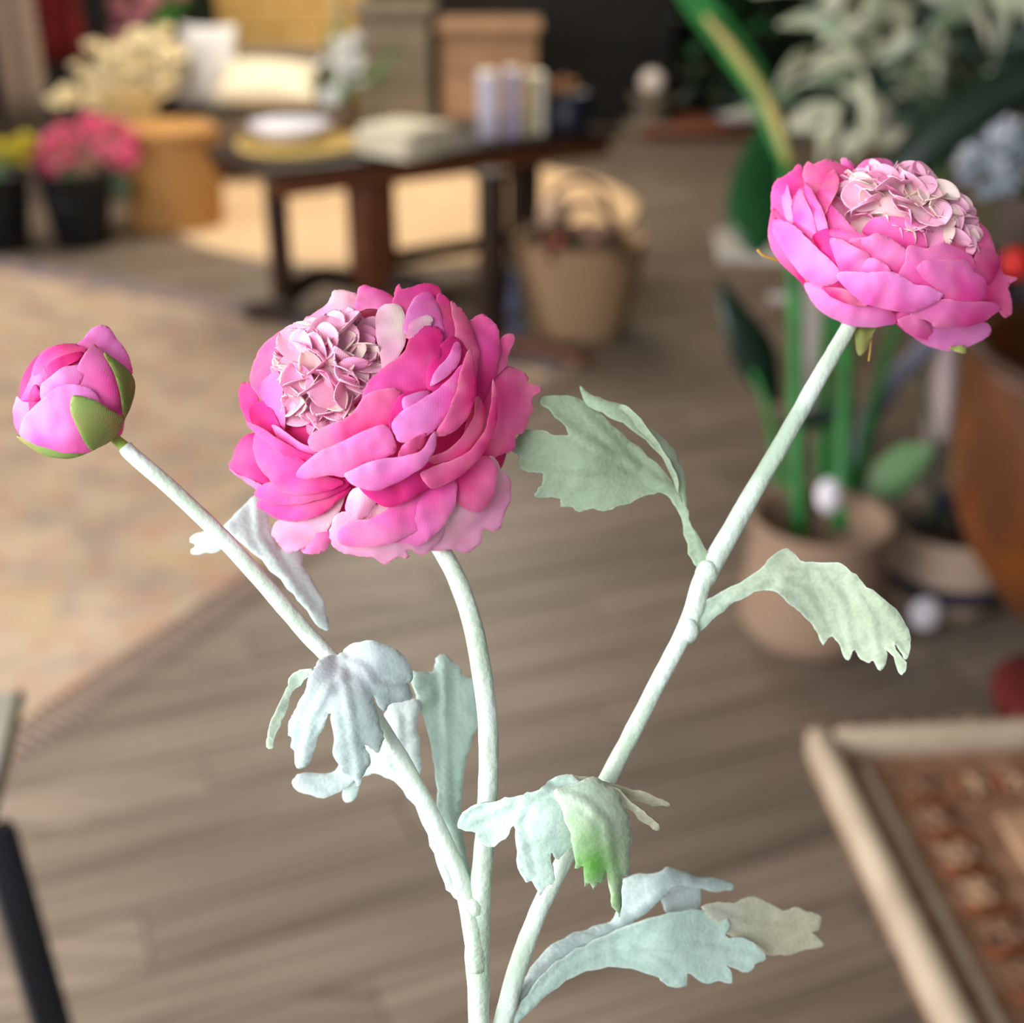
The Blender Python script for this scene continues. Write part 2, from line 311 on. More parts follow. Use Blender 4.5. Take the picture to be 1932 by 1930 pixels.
# books and pots
bk = [(920, 262, .082, .25, (226, 222, 244), 'white-lilac'), (966, 258, .066, .255, (186, 176, 206), 'dusty lilac'), (997, 255, .036, .235, (214, 196, 150), 'straw-yellow'), (1017, 252, .05, .23, (236, 230, 214), 'cream')]
for px, py, wd, h, colr, nm in bk:
    c = on(px, py)+Vector((0, .05, 0)); r = thing('hardback_book', nm+' hardback book standing upright on the dark table', 'book', c, 'books on the table')
    obj('cover', boxg(c+Vector((0, 0, h/2)), (wd*.9, .14, h), .04, .006), mat('cover_'+nm, colr, tuple(int(x*.9) for x in colr), 20, .6), r)
    obj('pages', boxg(c+Vector((0, .002, h/2+.002)), (wd*.68, .132, h), .04, .001), mat('paper', (236, 230, 216)), r)
c = on(1072, 250)+Vector((0, .05, 0)); r = thing('navy_pot', 'navy blue pot with an orange-brown rim ornament on the dark table', 'pot', c)
obj('pot_body', lathe([(.001, 0), (.085, 0), (.09, .02), (.092, .15), (.085, .155), (.08, .14), (.001, .13)], c, 28), mat('navy_glaze', (22, 26, 44), (30, 34, 54), 9, .4), r)
for k in range(9): a = k*.7; obj('dried_seed_head', blob(c+Vector((-.03+.06*math.cos(a), .05*math.sin(a), .17+.01*(k % 3))), .022, sub=1), mat('dried_orange', (176, 116, 64), (140, 96, 60), 30), r)
# ------------------------------------------------------------------ cabinets and crates behind
def cabinet(name, label, x0, x1, ybase, ytop, dep, colr, col2, boards, lid=True, cat='cabinet', rz=.0):
    A = G(x0, ybase); B = G(x1, ybase); d = (A-Vector((0, 0, CH))).dot(FW); wdt = (B-A).length; h = 1.5-(Vector((A.x, A.y)).length)*math.tan(PITCH-math.atan((965-ytop)/FPX))
    h = max(.2, CH + (ytop*-1+965)/FPX*d*math.cos(PITCH)-d*math.sin(PITCH)) if False else h
    c = (A+B)/2+Vector((0, dep/2, 0)); r = thing(name, label, cat, c); m = mat(name+'_wood', colr, col2, 5, .7, .4, 30, stretch=(6, 1, 1), rnd=.15)
    obj('back_panel', boxg(c+Vector((0, 0, h/2)), (wdt*.98, dep*.94, h-.01), rz, .003), m, r, False)
    for k in range(boards): obj('front_board', boxg(c+Vector((0, -dep/2, (k+.5)*h/boards)), (wdt, .025, h/boards-.012), rz, .004), m, r, False)
    if lid: obj('lid', boxg(c+Vector((0, -.02, h+.02)), (wdt+.06, dep+.06, .04), rz, .006), m, r, False)
    return r, c, wdt, h
cabinet('grey_crate', 'weathered grey plank crate standing behind the vase of white blossoms', 684, 816, 305, 22, .5, (104, 96, 82), (130, 120, 104), 4, cat='crate')
cabinet('wooden_crate', 'tan plank crate with a lid standing behind the upright books', 836, 1010, 300, 58, .55, (168, 136, 108), (150, 118, 92), 3, cat='crate')
r, c, wd, h = cabinet('black_cabinet', 'tall black cabinet against the dark back wall behind the crates', 1014, 1262, 238, -220, .45, (5, 4, 4), (9, 7, 7), 3)
r, c, wd, h = cabinet('rattan_sideboard', 'honey-yellow rattan sideboard behind the wicker armchair', 432, 700, 268, -40, .45, (196, 152, 80), (222, 182, 108), 7, cat='sideboard')
# pedestal with a pale ball
c = G(1226, 252); r = thing('stone_pedestal', 'small grey stone pedestal on the floor before the black cabinet', 'pedestal', c)
m_sto = mat('stone', (112, 104, 92), (136, 126, 112), 14, .8, .4)
obj('plinth', boxg(c+Vector((0, 0, .04)), (.34, .3, .08), 0, .01), m_sto, r); obj('drum', lathe([(.001, .08), (.13, .08), (.11, .12), (.11, .2), (.15, .23), (.15, .25), (.001, .25)], c, 24), m_sto, r)
solo('pale_ball', blob(c+Vector((0, 0, .335)), .086, amp=.03, sub=3), mat('white_wax', (238, 226, 222), rough=.5), 'round pinkish-white ball sitting on the small stone pedestal', 'ball')
A = G(1250, 275); r = thing('terracotta_platform', 'low reddish timber platform on the floor right of the stone pedestal', 'platform', G(1330, 262))
m_tc = mat('terracotta_wood', (158, 96, 72), (132, 84, 62), 6, .6, .3, rnd=.15)
for k in range(5): obj('platform_board', boxg(G(1345, 268)+Vector((0, .1+k*.14, .06)), (.95, .135, .03), 0, .004), m_tc, r)
for s in (-.42, .42): obj('runner', boxg(G(1345, 268)+Vector((s, .38, .022)), (.06, .68, .044), 0, .004), m_tc, r)
c = G(1392, 262)+Vector((0, .1, .076)); solo('blue_dish', lathe([(.001, 0), (.07, 0), (.15, .05), (.16, .065), (.145, .055), (.06, .012), (.001, .01)], c, 28), mat('blue_ceramic', (150, 158, 186), (176, 180, 204), 8, .35), 'shallow pale blue dish on the reddish timber platform', 'dish')
# ------------------------------------------------------------------ wicker armchair with cushions
ac = G(490, 345)+Vector((0, .35, 0)); chair = thing('wicker_armchair', 'grey-brown wicker armchair with a low round back, behind the dark table', 'armchair', ac)
m_wk = mat('grey_wicker', (112, 98, 82), (146, 130, 110), 26, .8, .6, 60, kind='wave')
obj('seat_base', boxg(ac+Vector((0, -.05, .24)), (.74, .66, .24), .1, .05), m_wk, chair)
obj('backrest', lathe([(.36, .2), (.40, .3), (.43, .55), (.44, .66), (.41, .67), (.38, .55), (.35, .3), (.36, .2)], ac, 30, 0, None, math.pi*1.25, -.3), m_wk, chair)
for sx in (-1, 1):
    for sy in (-1, 1): obj('leg', tube([ac+Vector((sx*.3, sy*.28-.05, .14)), ac+Vector((sx*.33, sy*.31-.05, 0))], [.025, .018], 8, 2), m_dw2, chair)
def cushion(name, c, s, rot, m, lab, grp=None):
    bm = bmesh.new(); bmesh.ops.create_cube(bm, size=1); bmesh.ops.subdivide_edges(bm, edges=bm.edges, cuts=7, use_grid_fill=True)
    R = Matrix.Rotation(rot[2], 4, 'Z') @ Matrix.Rotation(rot[0], 4, 'X') @ Matrix.Rotation(rot[1], 4, 'Y')
    for v in bm.verts:
        x, y, z = v.co*2; f = (1-abs(x)**3*.85)*(1-abs(y)**3*.85); v.co = Vector((x*.5*s[0]*(1-.06*(1-y*y)), y*.5*s[1]*(1-.06*(1-x*x)), z*.5*s[2]*(.18+.82*f)+.006*noise.noise(Vector((x, y, z))*2)))
        v.co = R @ v.co+Vector(c)
    return solo(name, bm, m, lab, 'cushion', grp)
m_crm = mat('cream_cotton', (236, 226, 202), (226, 214, 186), 14, .9, .4); m_gryc = mat('grey_white_cotton', (208, 206, 208), (226, 224, 222), 9, .9, .4)
cushion('cream_cushion', ac+Vector((.06, -.20, .53)), (.56, .44, .19), (.30, .05, .1), m_crm, 'plump cream cushion on the seat of the wicker armchair')
cushion('grey_cushion', ac+Vector((-.30, -.08, .60)), (.34, .46, .16), (1.25, 0, -.25), m_gryc, 'pale grey cushion propped at the left arm of the wicker armchair')
# ------------------------------------------------------------------ flower buckets, baskets at left
def bucket(px, py, lab, r0=.17, h=.34):
    c = G(px, py); b = thing('flower_bucket', lab, 'bucket', c, 'black flower buckets'); m = mat('black_zinc', (22, 24, 26), (34, 36, 38), 8, .5)
    obj('bucket_body', lathe([(.001, .002), (r0*.72, .002), (r0*.98, h), (r0*1.03, h+.006), (r0, h+.012), (r0*.93, h), (r0*.7, .02), (.001, .02)], c, 30), m, b)
    obj('hoop', lathe([(r0*.9, h*.6), (r0*.93, h*.62), (r0*.91, h*.64)], c, 30), m, b); return b, c, h
def bunch(b, c, h, spots, m, r, dep, nm='bloom'):
    for (px, py) in spots:
        p = P(px, py, dep+random.uniform(-.1, .08)); obj('flower_stem', tube([c+Vector((0, 0, h*.7)), (c+p)/2+Vector((0, 0, .18)), p], .004, 5, 3), m_gl, b); flowerlet(p, r, m, b, nm, 8)
m_rose = mat('rose_bloom', (232, 84, 128), (246, 120, 160), 25, .6, trans=.2); m_yel = mat('yellow_bloom', (226, 204, 50), (196, 180, 60), 25, .6, trans=.2)
b1, c1, h1 = bucket(158, 462, 'black metal bucket of rose-pink flowers on the floor, left of the wicker basket')
d1 = (c1-Vector((0, 0, CH))).dot(FW); random.seed(11)
sp = [(75, 300), (100, 270), (95, 325), (125, 250), (150, 280), (130, 310), (165, 320), (180, 255), (200, 285), (225, 250), (240, 290), (225, 305), (80, 345 - 20), (170, 235), (205, 240), (110, 330), (150, 345 - 20), (245, 265), (65, 285), (120, 290), (190, 300)]
bunch(b1, c1, h1, sp, m_rose, .058, d1)
for k in range(10):
    p = P(150+random.uniform(0, 90), 325+random.uniform(-10, 20), d1-.1); solid(obj('leaf', strip([p, p+Vector((.02, -.02, -.05)), p+Vector((.04, -.03, -.09))], [.006, .026, .004], (1, 0, .3), .2), mat('grey_green_leaf', (92, 112, 88), (70, 90, 66), 20, trans=.1), b1), .001)
b2, c2, h2 = bucket(6, 470, 'black metal bucket of yellow flowers at the far left edge of the floor')
bunch(b2, c2, h2, [(8, 290), (30, 275), (45, 295), (20, 305), (50, 270), (-10, 280), (35, 300)], m_yel, .05, (c2-Vector((0, 0, CH))).dot(FW))
for k, (px, lab) in enumerate(((52, 'pale grey wooden slat leaning between the two black flower buckets'), (4, 'pale grey wooden slat at the very edge beside the yellow flowers'))):
    solo('leaning_slat', boxg(G(px, 452)+Vector((0, -.12, .14)), (.045, .02, .28), .1, .004, rot=Matrix.Rotation(-.12, 4, 'Y')), mat('pale_slat', (168, 160, 138), (150, 142, 120), 8), lab, 'slat', 'slats by the buckets')
# tall wicker basket
def woven_body(name, c, prof_r, h, m, par, ry=1., rz=0, seg=48, rows=14, ridge=.006):
    prof = [(.001, .004)]
    for i in range(rows*4+1):
        t = i/(rows*4); prof.append((prof_r(t)+ridge*math.sin(i*math.pi/2), .004+t*h))
    prof += [(prof_r(1)-.012, h), (prof_r(.9)-.013, h*.85), (prof_r(.6)-.013, h*.5), (.001, h*.48)]
    V, F = lathe(prof, (0, 0, 0), seg); M = Matrix.Rotation(rz, 4, 'Z'); V = [M @ Vector((v.x, v.y*ry, v.z))+Vector(c) for v in V]
    return obj(name, (V, F), m, par)
m_cane = mat('honey_cane', (206, 156, 92), (176, 124, 66), 40, .7, .5, 60, kind='wave')
c = G(322, 440)+Vector((0, .16, 0)); kb = thing('cane_basket', 'tall honey-coloured cane basket on the floor beside the pink flowers', 'basket', c)
woven_body('basket_body', c, lambda t: .222+.016*math.sin(t*3), .46, m_cane, kb, .85)
obj('basket_lid', lathe([(.238, .458), (.24, .475), (.2, .49), (.1, .50), (.001, .502)], (c.x, c.y, c.z), 36), m_cane, kb)
obj('handle', tube([c+Vector((-.25, -.02, .36)), c+Vector((-.3, -.05, .3)), c+Vector((-.25, -.08, .24))], .012, 8, 6), m_cane, kb)
c = G(262, 372); tv = thing('lily_vase', 'tall straw vase of cream gladiolus sprays behind the cane basket', 'vase', c)
woven_body('vase_body', c, lambda t: .10+.05*math.sin(t*2.6), .55, mat('straw_vase', (214, 184, 128), (190, 156, 100), 40, .7, .5, kind='wave'), tv)
m_glad = mat('cream_bloom', (253, 242, 206), (252, 230, 180), 22, .7, trans=.06); dv = (c-Vector((0, 0, CH))).dot(FW); random.seed(3)
for (ex, ey, bx) in ((110, 190, 200), (150, 130, 210), (185, 85, 230), (230, 95, 245), (265, 75, 262), (300, 50, 280), (330, 90, 290), (215, 150, 235), (270, 150, 270), (340, 140, 290)):
    base = c+Vector((0, 0, .5)); e = P(ex, ey, dv-.05+random.uniform(-.15, .1)); mid = P(bx, 190, dv)
    obj('spray_stem', tube([base, mid, e], [.006, .005, .003], 6, 5), m_gl, tv); q = cr_path([mid, e, e+(e-mid)*.02], 5)
    for k in range(5): flowerlet(Vector(mid.lerp(e, (k+.8)/5))+Vector((random.uniform(-.03, .03), -.02, random.uniform(-.02, .03))), .062, m_glad, tv, 'bloom', 6)
# hanging textiles and top-left bouquet
def hanging(name, x0, x1, ybot, d, m, lab, fold=14):
    A = P(x0, ybot, d); B = P(x1, ybot, d); V, F = [], []; nx, nz = 40, 8; H = 1.55-A.z
    for i in range(nx+1):
        for j in range(nz+1):
            p = A.lerp(B, i/nx); V.append(Vector((p.x, p.y+.03*math.sin(i/nx*fold)*(1-.3*j/nz), A.z+H*j/nz)))
    for i in range(nx):
        for j in range(nz): a = i*(nz+1)+j; F.append((a, a+nz+1, a+nz+2, a+1))
    o = solo(name, (V, F), m, lab, 'textile', 'cloths on the rack'); solid(o, .008); return o
hanging('hanging_cloth', 72, 165, 118, 7.6, mat('red_cloth', (120, 22, 20), (88, 14, 14), 8, .9), 'dark red cloth hanging from the rack at the upper left')
hanging('hanging_cloth', 12, 92, 215, 7.0, mat('taupe_cloth', (166, 142, 124), (128, 112, 100), 6, .9, kind='wave'), 'taupe and coral striped cloth hanging in front of the dark red cloth')
r = thing('garment_rack', 'dark metal rack carrying the red and taupe cloths at upper left', 'rack', G(60, 330))
a = P(-30, 100, 7.3); b_ = P(200, 100, 7.3)
for q in (a, b_): obj('upright', tube([Vector((q.x, q.y+.1, 0)), Vector((q.x, q.y+.1, 1.6))], .015, 8, 2), m_dw2, r)
obj('rail', tube([Vector((a.x, a.y, 1.56)), Vector((b_.x, b_.y, 1.56))], .012, 8, 2), m_dw2, r)
obj('rail', tube([Vector((a.x, a.y-.25, 1.56)), Vector((b_.x, b_.y-.25, 1.56))], .012, 8, 2), m_dw2, r)
for q in (a, b_): obj('rail_bracket', tube([Vector((q.x, q.y-.26, 1.56)), Vector((q.x, q.y+.11, 1.57))], .012, 8, 2), m_dw2, r)
c = G(300, 300); r = thing('pink_bouquet', 'tall dark planter of pale pink blossoms behind the cream gladiolus sprays', 'planter', c)
obj('planter_body', lathe([(.001, .002), (.15, .002), (.2, .6), (.21, .62), (.19, .6), (.001, .55)], c, 28), mat('charcoal_pot', (44, 42, 44)), r); dd = (c-Vector((0, 0, CH))).dot(FW)
for k in range(22):
    p = P(random.uniform(215, 345), random.uniform(-10, 82), dd+random.uniform(-.2, .1)); obj('flower_stem', tube([c+Vector((0, 0, .55)), p], .004, 5, 2), m_gl, r); flowerlet(p, .065, mat('blush_bloom', (232, 168, 178), (214, 120, 140), 20, .6, trans=.2), r, 'bloom')
for k in range(12):
    p = P(random.uniform(330, 415), random.uniform(-20, 45), dd-.1); solid(obj('leaf', strip([c+Vector((0, 0, .6)), (c+p)/2+Vector((0, 0, .4)), p], [.01, .03, .004], (1, 0, .3), .2), mat('bright_leaf', (62, 120, 44), (46, 96, 36), 10, trans=.2), r), .001)
# ------------------------------------------------------------------ round basket in front of the table
c = G(1092, 628); kb = thing('jute_shopper', 'round tan jute basket filled with dried foliage in front of the dark table', 'basket', c)
m_jute = mat('tan_jute', (170, 140, 108), (148, 118, 88), 40, .9, .6, 60, kind='wave')
woven_body('basket_body', c, lambda t: .16+.08*t**.8, .36, m_jute, kb, .9, ridge=.004)
for s in (-1, 1): obj('handle', tube([c+Vector((-.12, s*.2, .33)), c+Vector((-.10, s*.2, .47)), c+Vector((0, s*.2, .53)), c+Vector((.10, s*.2, .47)), c+Vector((.12, s*.2, .33))], .012, 8, 6), mat('brown_leather_strap', (86, 58, 38)), kb)
dB = (c-Vector((0, 0, CH))).dot(FW); random.seed(5); cols = [(60, 48, 38), (120, 96, 84), (74, 66, 50), (142, 110, 96)]
fil = thing('dried_bouquet', 'dried brown foliage with a pale pompom and a red bloom in the jute basket', 'bouquet', c+Vector((0, 0, .3)))
for k in range(46):
    p = P(random.uniform(985, 1195), random.uniform(415, 490), dB+random.uniform(-.12, .15)); q = c+Vector((random.uniform(-.1, .1), random.uniform(-.08, .08), .28))
    solid(obj('dried_leaf', strip([q, (p+q)/2+Vector((0, 0, .02)), p], [.006, .028, .006], (random.uniform(-1, 1), random.uniform(-1, 1), .2), .3), mat('dried_%d' % (k % 4), cols[k % 4], rough=.9), fil), .0015)
p = P(1047, 402, dB); bl = blob(p, .062, sub=3, amp=.12, fr=6); obj('pompom', bl, mat('pompom_cream', (232, 200, 172), (220, 184, 156), 30), fil)
obj('pompom_stem', tube([c+Vector((-.05, 0, .28)), p], .005, 6, 2), m_gl, fil)
p = P(1045, 465, dB-.16); flowerlet(p, .05, mat('rust_bloom', (170, 62, 48), (150, 50, 40), 10), fil, 'red_bloom', 8); obj('flower_stem', tube([c+Vector((0, -.02, .28)), p], .004, 5, 2), m_gl, fil)
# bluish chair-leg cloth beside the table post
hn = G(985, 668); r = thing('hanging_throw', 'slate-blue rolled cloth leaning between the post stand and the jute basket', 'textile', hn)
obj('cloth', tube([hn+Vector((0, 0, .03)), hn+Vector((-.03, .0, .14)), hn+Vector((-.045, .04, .3))], [.03, .034, .026], 10, 5, flat=.6), mat('slate_blue_cloth', (92, 98, 124), (72, 76, 98), 8, .9), r)
obj('cloth_band', tube([hn+Vector((-.03, .0, .13)), hn+Vector((-.034, .004, .16))], .038, 10, 2, flat=.6), m_dw2, r)
# ------------------------------------------------------------------ strelitzia in jute pot, right
m_sg = mat('strelitzia_stem', (42, 138, 56), (30, 104, 44), 14, .45, trans=.1); m_dg = mat('deep_leaf', (22, 66, 34), (30, 84, 42), 8, .35, trans=.1); m_ng = mat('near_black_leaf', (14, 34, 22), (20, 46, 30), 8, .35)
c = G(1524, 1200); DS = (c-Vector((0, 0, CH))).dot(FW); pot = thing('jute_planter', 'soft pale jute planter on the floor holding the tall green plant', 'planter', c)
m_pj = mat('pale_jute', (158, 132, 112), (140, 115, 95), 40, .9, .4, 90, kind='wave')
woven_body('planter_body', c, lambda t: .150*(1-.22*(1-min(t*5, 1))**2)+.006*math.sin(t*6), .30, m_pj, pot, 1, 0, 48, 12, .002)
obj('folded_rim', lathe([(.148, .280), (.158, .29), (.156, .302), (.147, .305), (.142, .29), (.142, .280)], c, 40, .012), m_pj, pot)
obj('soil', lathe([(.001, .150), (.06, .155), (.138, .150)], c, 24, .02), mat('soil', (40, 30, 24), (58, 44, 34), 40, .95, .8), pot)
st = thing('strelitzia_plant', 'tall strelitzia with upright green stalks growing from the pale jute planter', 'plant', c+Vector((0, 0, .15)))
def stalk(pts, rad, m=m_sg, nm='stalk'): return obj(nm, tube([P(*p) for p in pts], rad, 8, 6), m, st)
soil = c+Vector((0, 0, .22))
for pts, rad in (([(1508, 1010, DS-.02), (1503, 800, DS-.05), (1500, 560, DS-.1), (1482, 300, DS-.15)], [.02, .018, .017, .014]), ([(1585, 1000, DS), (1590, 820, DS), (1592, 640, DS), (1560, 480, DS)], [.024, .022, .018, .012]),
                 ([(1560, 1005, DS+.04), (1555, 850, DS+.04), (1560, 640, DS+.06), (1600, 450, DS+.1)], [.02, .018, .014, .01]), ([(1600, 990, DS+.03), (1640, 800, DS+.05), (1680, 650, DS+.08), (1790, 300, DS+.1)], [.018, .014, .012, .01]),
                 ([(1490, 990, DS+.04), (1468, 860, DS+.02), (1445, 760, DS), (1420, 700, DS)], [.014, .012, .009, .006])): stalk(pts, rad)
def blade(pts, wd, m, side=(1, 0, .1), fold=.2, nm='leaf', par=None): return solid(obj(nm, strip([P(*p) for p in pts], wd, side, fold, n=8), m, par or st), .002)
blade([(1482, 300, DS-.15), (1430, 160, DS-.17), (1360, 60, DS-.2), (1270, -60, DS-.25)], [.016, .028, .032, .026], m_sg, (1, -.2, .45))
obj('leaf_rib', tube([P(1490, 310, DS-.17), P(1448, 190, DS-.2), P(1385, 95, DS-.22), P(1330, 30, DS-.24)], [.012, .014, .013, .006], 8, 6), mat('straw_rib', (190, 168, 104), (150, 150, 84), 10), st, label='straw-yellow leaf rib')
blade([(1470, 200, DS-.05), (1440, 330, DS-.08), (1430, 420, DS-.1), (1425, 480, DS-.1)], [.02, .062, .066, .012], m_dg, (1, .2, 0))
blade([(1640, 420, DS+.1), (1700, 330, DS+.05), (1800, 230, DS-.0), (1960, 130, DS-.05)], [.012, .05, .055, .045], m_ng, (-.45, .35, .8))
blade([(1355, 525, DS), (1390, 600, DS), (1430, 680, DS+.02), (1470, 760, DS+.05)], [.004, .035, .05, .01], m_ng, (1, .3, .4))
blade([(1420, 600, DS+.05), (1430, 660, DS+.05), (1445, 730, DS+.05)], [.006, .045, .01], m_ng, (1, .3, .2))
blade([(1470, 805, DS+.02), (1540, 790, DS-.0), (1620, 770, DS-.02)], [.006, .022, .004], m_ng, (.2, .2, 1))
card = lambda x, y, d, r: lathe([(.001, -.001), (r, -.001), (r, .001), (.001, .001)], (0, 0, 0), 28)
def tag(x, y, d, r, lab, sy=1.):
    V, F = card(x, y, d, r); M = Matrix.Translation(P(x, y, d)) @ Matrix.Rotation(math.pi/2-.35, 4, 'X') @ Matrix.Diagonal((1, sy, 1, 1)); solo('paper_tag', ([M @ v for v in V], F), mat('white_card', (240, 236, 246)), lab, 'tag')
tag(1565, 935, DS-.10, .028, 'oval white paper tag hanging among the green stalks', 1.3)
# second planter with navy stripe
c = G(1776, 1140); D2 = (c-Vector((0, 0, CH))).dot(FW); pt = thing('striped_planter', 'small jute planter with a navy stripe standing beside the pale jute planter', 'planter', c)
pr = lambda t: .093+.055*math.sin(min(t*1.5, 1)*1.57)-.01*max(0, t-.7)
m_pj = mat('light_jute', (188, 164, 146), (170, 146, 128), 40, .9, .4, 90, kind='wave')
woven_body('planter_body', c, pr, .215, m_pj, pt, 1, 0, 40, 10, .002)
obj('navy_stripe', lathe([(pr(.35)+.003, .068), (pr(.4)+.0045, .074), (pr(.5)+.0045, .108), (pr(.52)+.003, .114)], c, 40), mat('navy_yarn', (30, 32, 50), (42, 44, 62), 60, .9, .5), pt)
for s in (-.35, .5): obj('stitched_strap', boxg(c+Vector((.137*math.sin(s), -.137*math.cos(s), .15)), (.022, .006, .09), s, .002), mat('navy_yarn', (30, 32, 50)) if s < 0 else m_pj, pt)
obj('soil', lathe([(.001, .165), (.1, .165)], c, 20), MATS['soil'], pt)
p2 = thing('rubber_plant', 'small plant with one broad pale green leaf in the navy-striped planter', 'plant', c+Vector((0, 0, .165)))
for pts in ([(1745, 1010, D2), (1765, 860, D2), (1740, 720, D2+.05), (1725, 640, D2+.05)], [(1790, 1010, D2), (1760, 930, D2), (1735, 905, D2-.05)], [(1800, 1010, D2), (1820, 930, D2+.05), (1845, 880, D2+.05)]): obj('stem', tube([P(*p) for p in pts], [.008, .006, .005, .004][:len(pts)], 8, 5), mat('olive_stem', (70, 84, 50)), p2)
blade([(1640, 940, D2-.06), (1680, 905, D2-.07), (1725, 865, D2-.06), (1762, 845, D2-.05)], [.012, .046, .042, .006], mat('pale_green_leaf', (112, 168, 104), (156, 196, 148), 10, .35, trans=.15), (-.6, .35, .72), par=p2)
for pts in ([(1760, 990, D2), (1790, 950, D2), (1850, 930, D2)], [(1740, 1000, D2+.03), (1700, 960, D2+.05), (1680, 930, D2+.08)], [(1790, 1000, D2), (1830, 990, D2-.03), (1870, 985, D2-.05)]): blade(pts, [.006, .035, .006], mat('slate_leaf', (30, 36, 54), (40, 44, 62), 10, .4), (.2, .3, 1), par=p2)
tag(1746, 1158, D2-.16, .036, 'round white paper tag on the front of the navy-striped planter')
# ------------------------------------------------------------------ pale side table with variegated plant
c0 = G(1362, 488, .5); r = thing('pale_table', 'pale grey low table behind the tall green plant', 'table', Vector((c0.x+.6, c0.y+.3, 0)))
m_pt = mat('pale_paint', (168, 160, 154), (184, 176, 170), 6, .5)
obj('tabletop', boxg(c0+Vector((.75, .08, 0)), (1.5, .30, .035), -.1, .01), m_pt, r)
for sx, sy in ((.30, .0), (1.42, -.12), (.32, .16), (1.44, .04)): obj('leg', boxg(c0+Vector((sx, sy, -.26)), (.045, .045, .48), -.1, .005), m_pt, r)
obj('crossbar', tube([c0+Vector((.15, 0, -.12)), c0+Vector((1.4, -.12, -.12))], .015, 8, 2), m_pt, r)
k0 = P(1690, 700, 3.0)
r = thing('slate_stool', 'slate-blue slanting stool frame beneath the pale table', 'stool', Vector((k0.x, k0.y, 0)))
for a_, b_ in (((1640, 790), (1800, 600)), ((1790, 640), (1775, 830)), ((1860, 620), (1880, 800))):
    A = P(*a_, 3.0); B = P(*b_, 3.0); obj('stool_leg', tube([Vector((A.x-(B.x-A.x)*(A.z/(B.z-A.z)) if B.z > A.z+.02 and False else A.x, A.y, 0)), A, B], .026, 8, 3), mat('pink_grey_paint', (176, 158, 158)) if a_[0] == 1790 else mat('blue_grey_paint', (120, 122, 140), (104, 106, 124), 8), r)
A = P(1800, 600, 3.0); obj('stool_seat', boxg(A+Vector((.1, .05, .02)), (.4, .3, .03), 0, .01), mat('blue_grey_paint', (120, 122, 140)), r)
# variegated plant
pc = c0+Vector((.95, .1, .02)); vp = thing('variegated_plant', 'bushy plant with cream-edged green leaves on the pale table at upper right', 'plant', pc)
obj('pot', lathe([(.001, .001), (.09, .001), (.12, .15), (.125, .16), (.11, .15), (.001, .13)], pc, 26), mat('taupe_pot', (112, 96, 88), (92, 78, 72), 8), vp)
m_v = [mat('cream_leaf', (252, 250, 230), (214, 222, 188), 14, .45, trans=.15), mat('mint_leaf', (120, 160, 120), (244, 246, 228), 14, .45, trans=.15), mat('blue_green_leaf', (36, 70, 66), (92, 124, 110), 14, .45, trans=.1)]
random.seed(21); dV = (pc-Vector((0, 0, CH))).dot(FW)
for k in range(135):
    x = random.uniform(1490, 1990); y = random.uniform(-60, 300)
    if y > 240+ (x-1480)*.3 or (x > 1720 and y > 330-(x-1690)*.75): 
        y = random.uniform(-50, 130)
    d = dV+random.uniform(-.28, .12); mk = random.choice((0, 0, 1, 2, 2)); d += .4 if mk == 2 else 0; p = P(x, y, d); a = random.choice((0, math.pi))+random.gauss(0, .7)+(-.5 if x < 1700 else .3)
    dx = math.cos(a)*random.uniform(95, 150); dy = math.sin(a)*random.uniform(75, 130)
    q = P(x+dx, y+dy, d-random.uniform(-.04, .08)); m0 = (p+q)/2+Vector((0, -.01, .02))
    solid(obj('leaf', strip([p, m0, q], [.006, random.uniform(.022, .033), .003], (random.uniform(-.4, 1), random.uniform(-.2, .5), random.uniform(.2, 1)), .3, n=4), m_v[mk], vp), .001)
for k in range(14):
    x = random.uniform(1520, 1920); y = random.uniform(30, 260); obj('branch', tube([pc+Vector((0, 0, .13)), (pc+P(x, y, dV))/2+Vector((0, 0, .1)), P(x, y, dV)], [.006, .005, .003], 6, 4), mat('olive_stem', (70, 84, 50)), vp)
# blue-white hydrangea head in a jug
hc = P(1872, 300, 2.9); hy = thing('hydrangea_jug', 'dark jug with a blue-white flower head at the right edge on the pale table', 'jug', Vector((hc.x+.05, hc.y+.05, .52)))
obj('jug_body', lathe([(.001, 0), (.06, 0), (.085, .05), (.085, .12), (.06, .17), (.065, .2), (.05, .19), (.001, .16)], wloc(hy), 26), mat('dark_jug', (40, 36, 40), (58, 52, 56), 8, .4), hy)
obj('flower_stem', tube([wloc(hy)+Vector((0, 0, .15)), hc], .006, 6, 3), MATS['olive_stem'], hy)
for k in range(26):
    v = Vector((random.gauss(0, 1), random.gauss(-.4, 1), random.gauss(0, 1))).normalized(); flowerlet(hc+Vector((v.x*.06, v.y*.04, v.z*.075)), .03, mat('hydrangea_blue' if k % 3 else 'hydrangea_white', (168, 180, 196) if k % 3 else (226, 230, 240), rough=.6, trans=.2), hy, 'floret', 4)
# red fruit
solo('red_ornament', blob(P(1918, 497, 2.7), .035, sub=3, amp=.05), mat('red_gloss', (196, 30, 26), rough=.4), 'red round ornament at the right edge beside the pink flower', 'ornament')
c = P(1918, 497, 2.7); r = thing('ornament_stand', 'thin dark stand rising from the floor under the red ornament', 'stand', Vector((c.x, c.y, 0)))
obj('stand_base', lathe([(.001, 0), (.07, 0), (.07, .012), (.001, .014)], (c.x, c.y, 0), 20), m_dw2, r); obj('rod', tube([Vector((c.x, c.y, .01)), c-Vector((0, 0, .033))], .005, 6, 2), m_dw2, r)
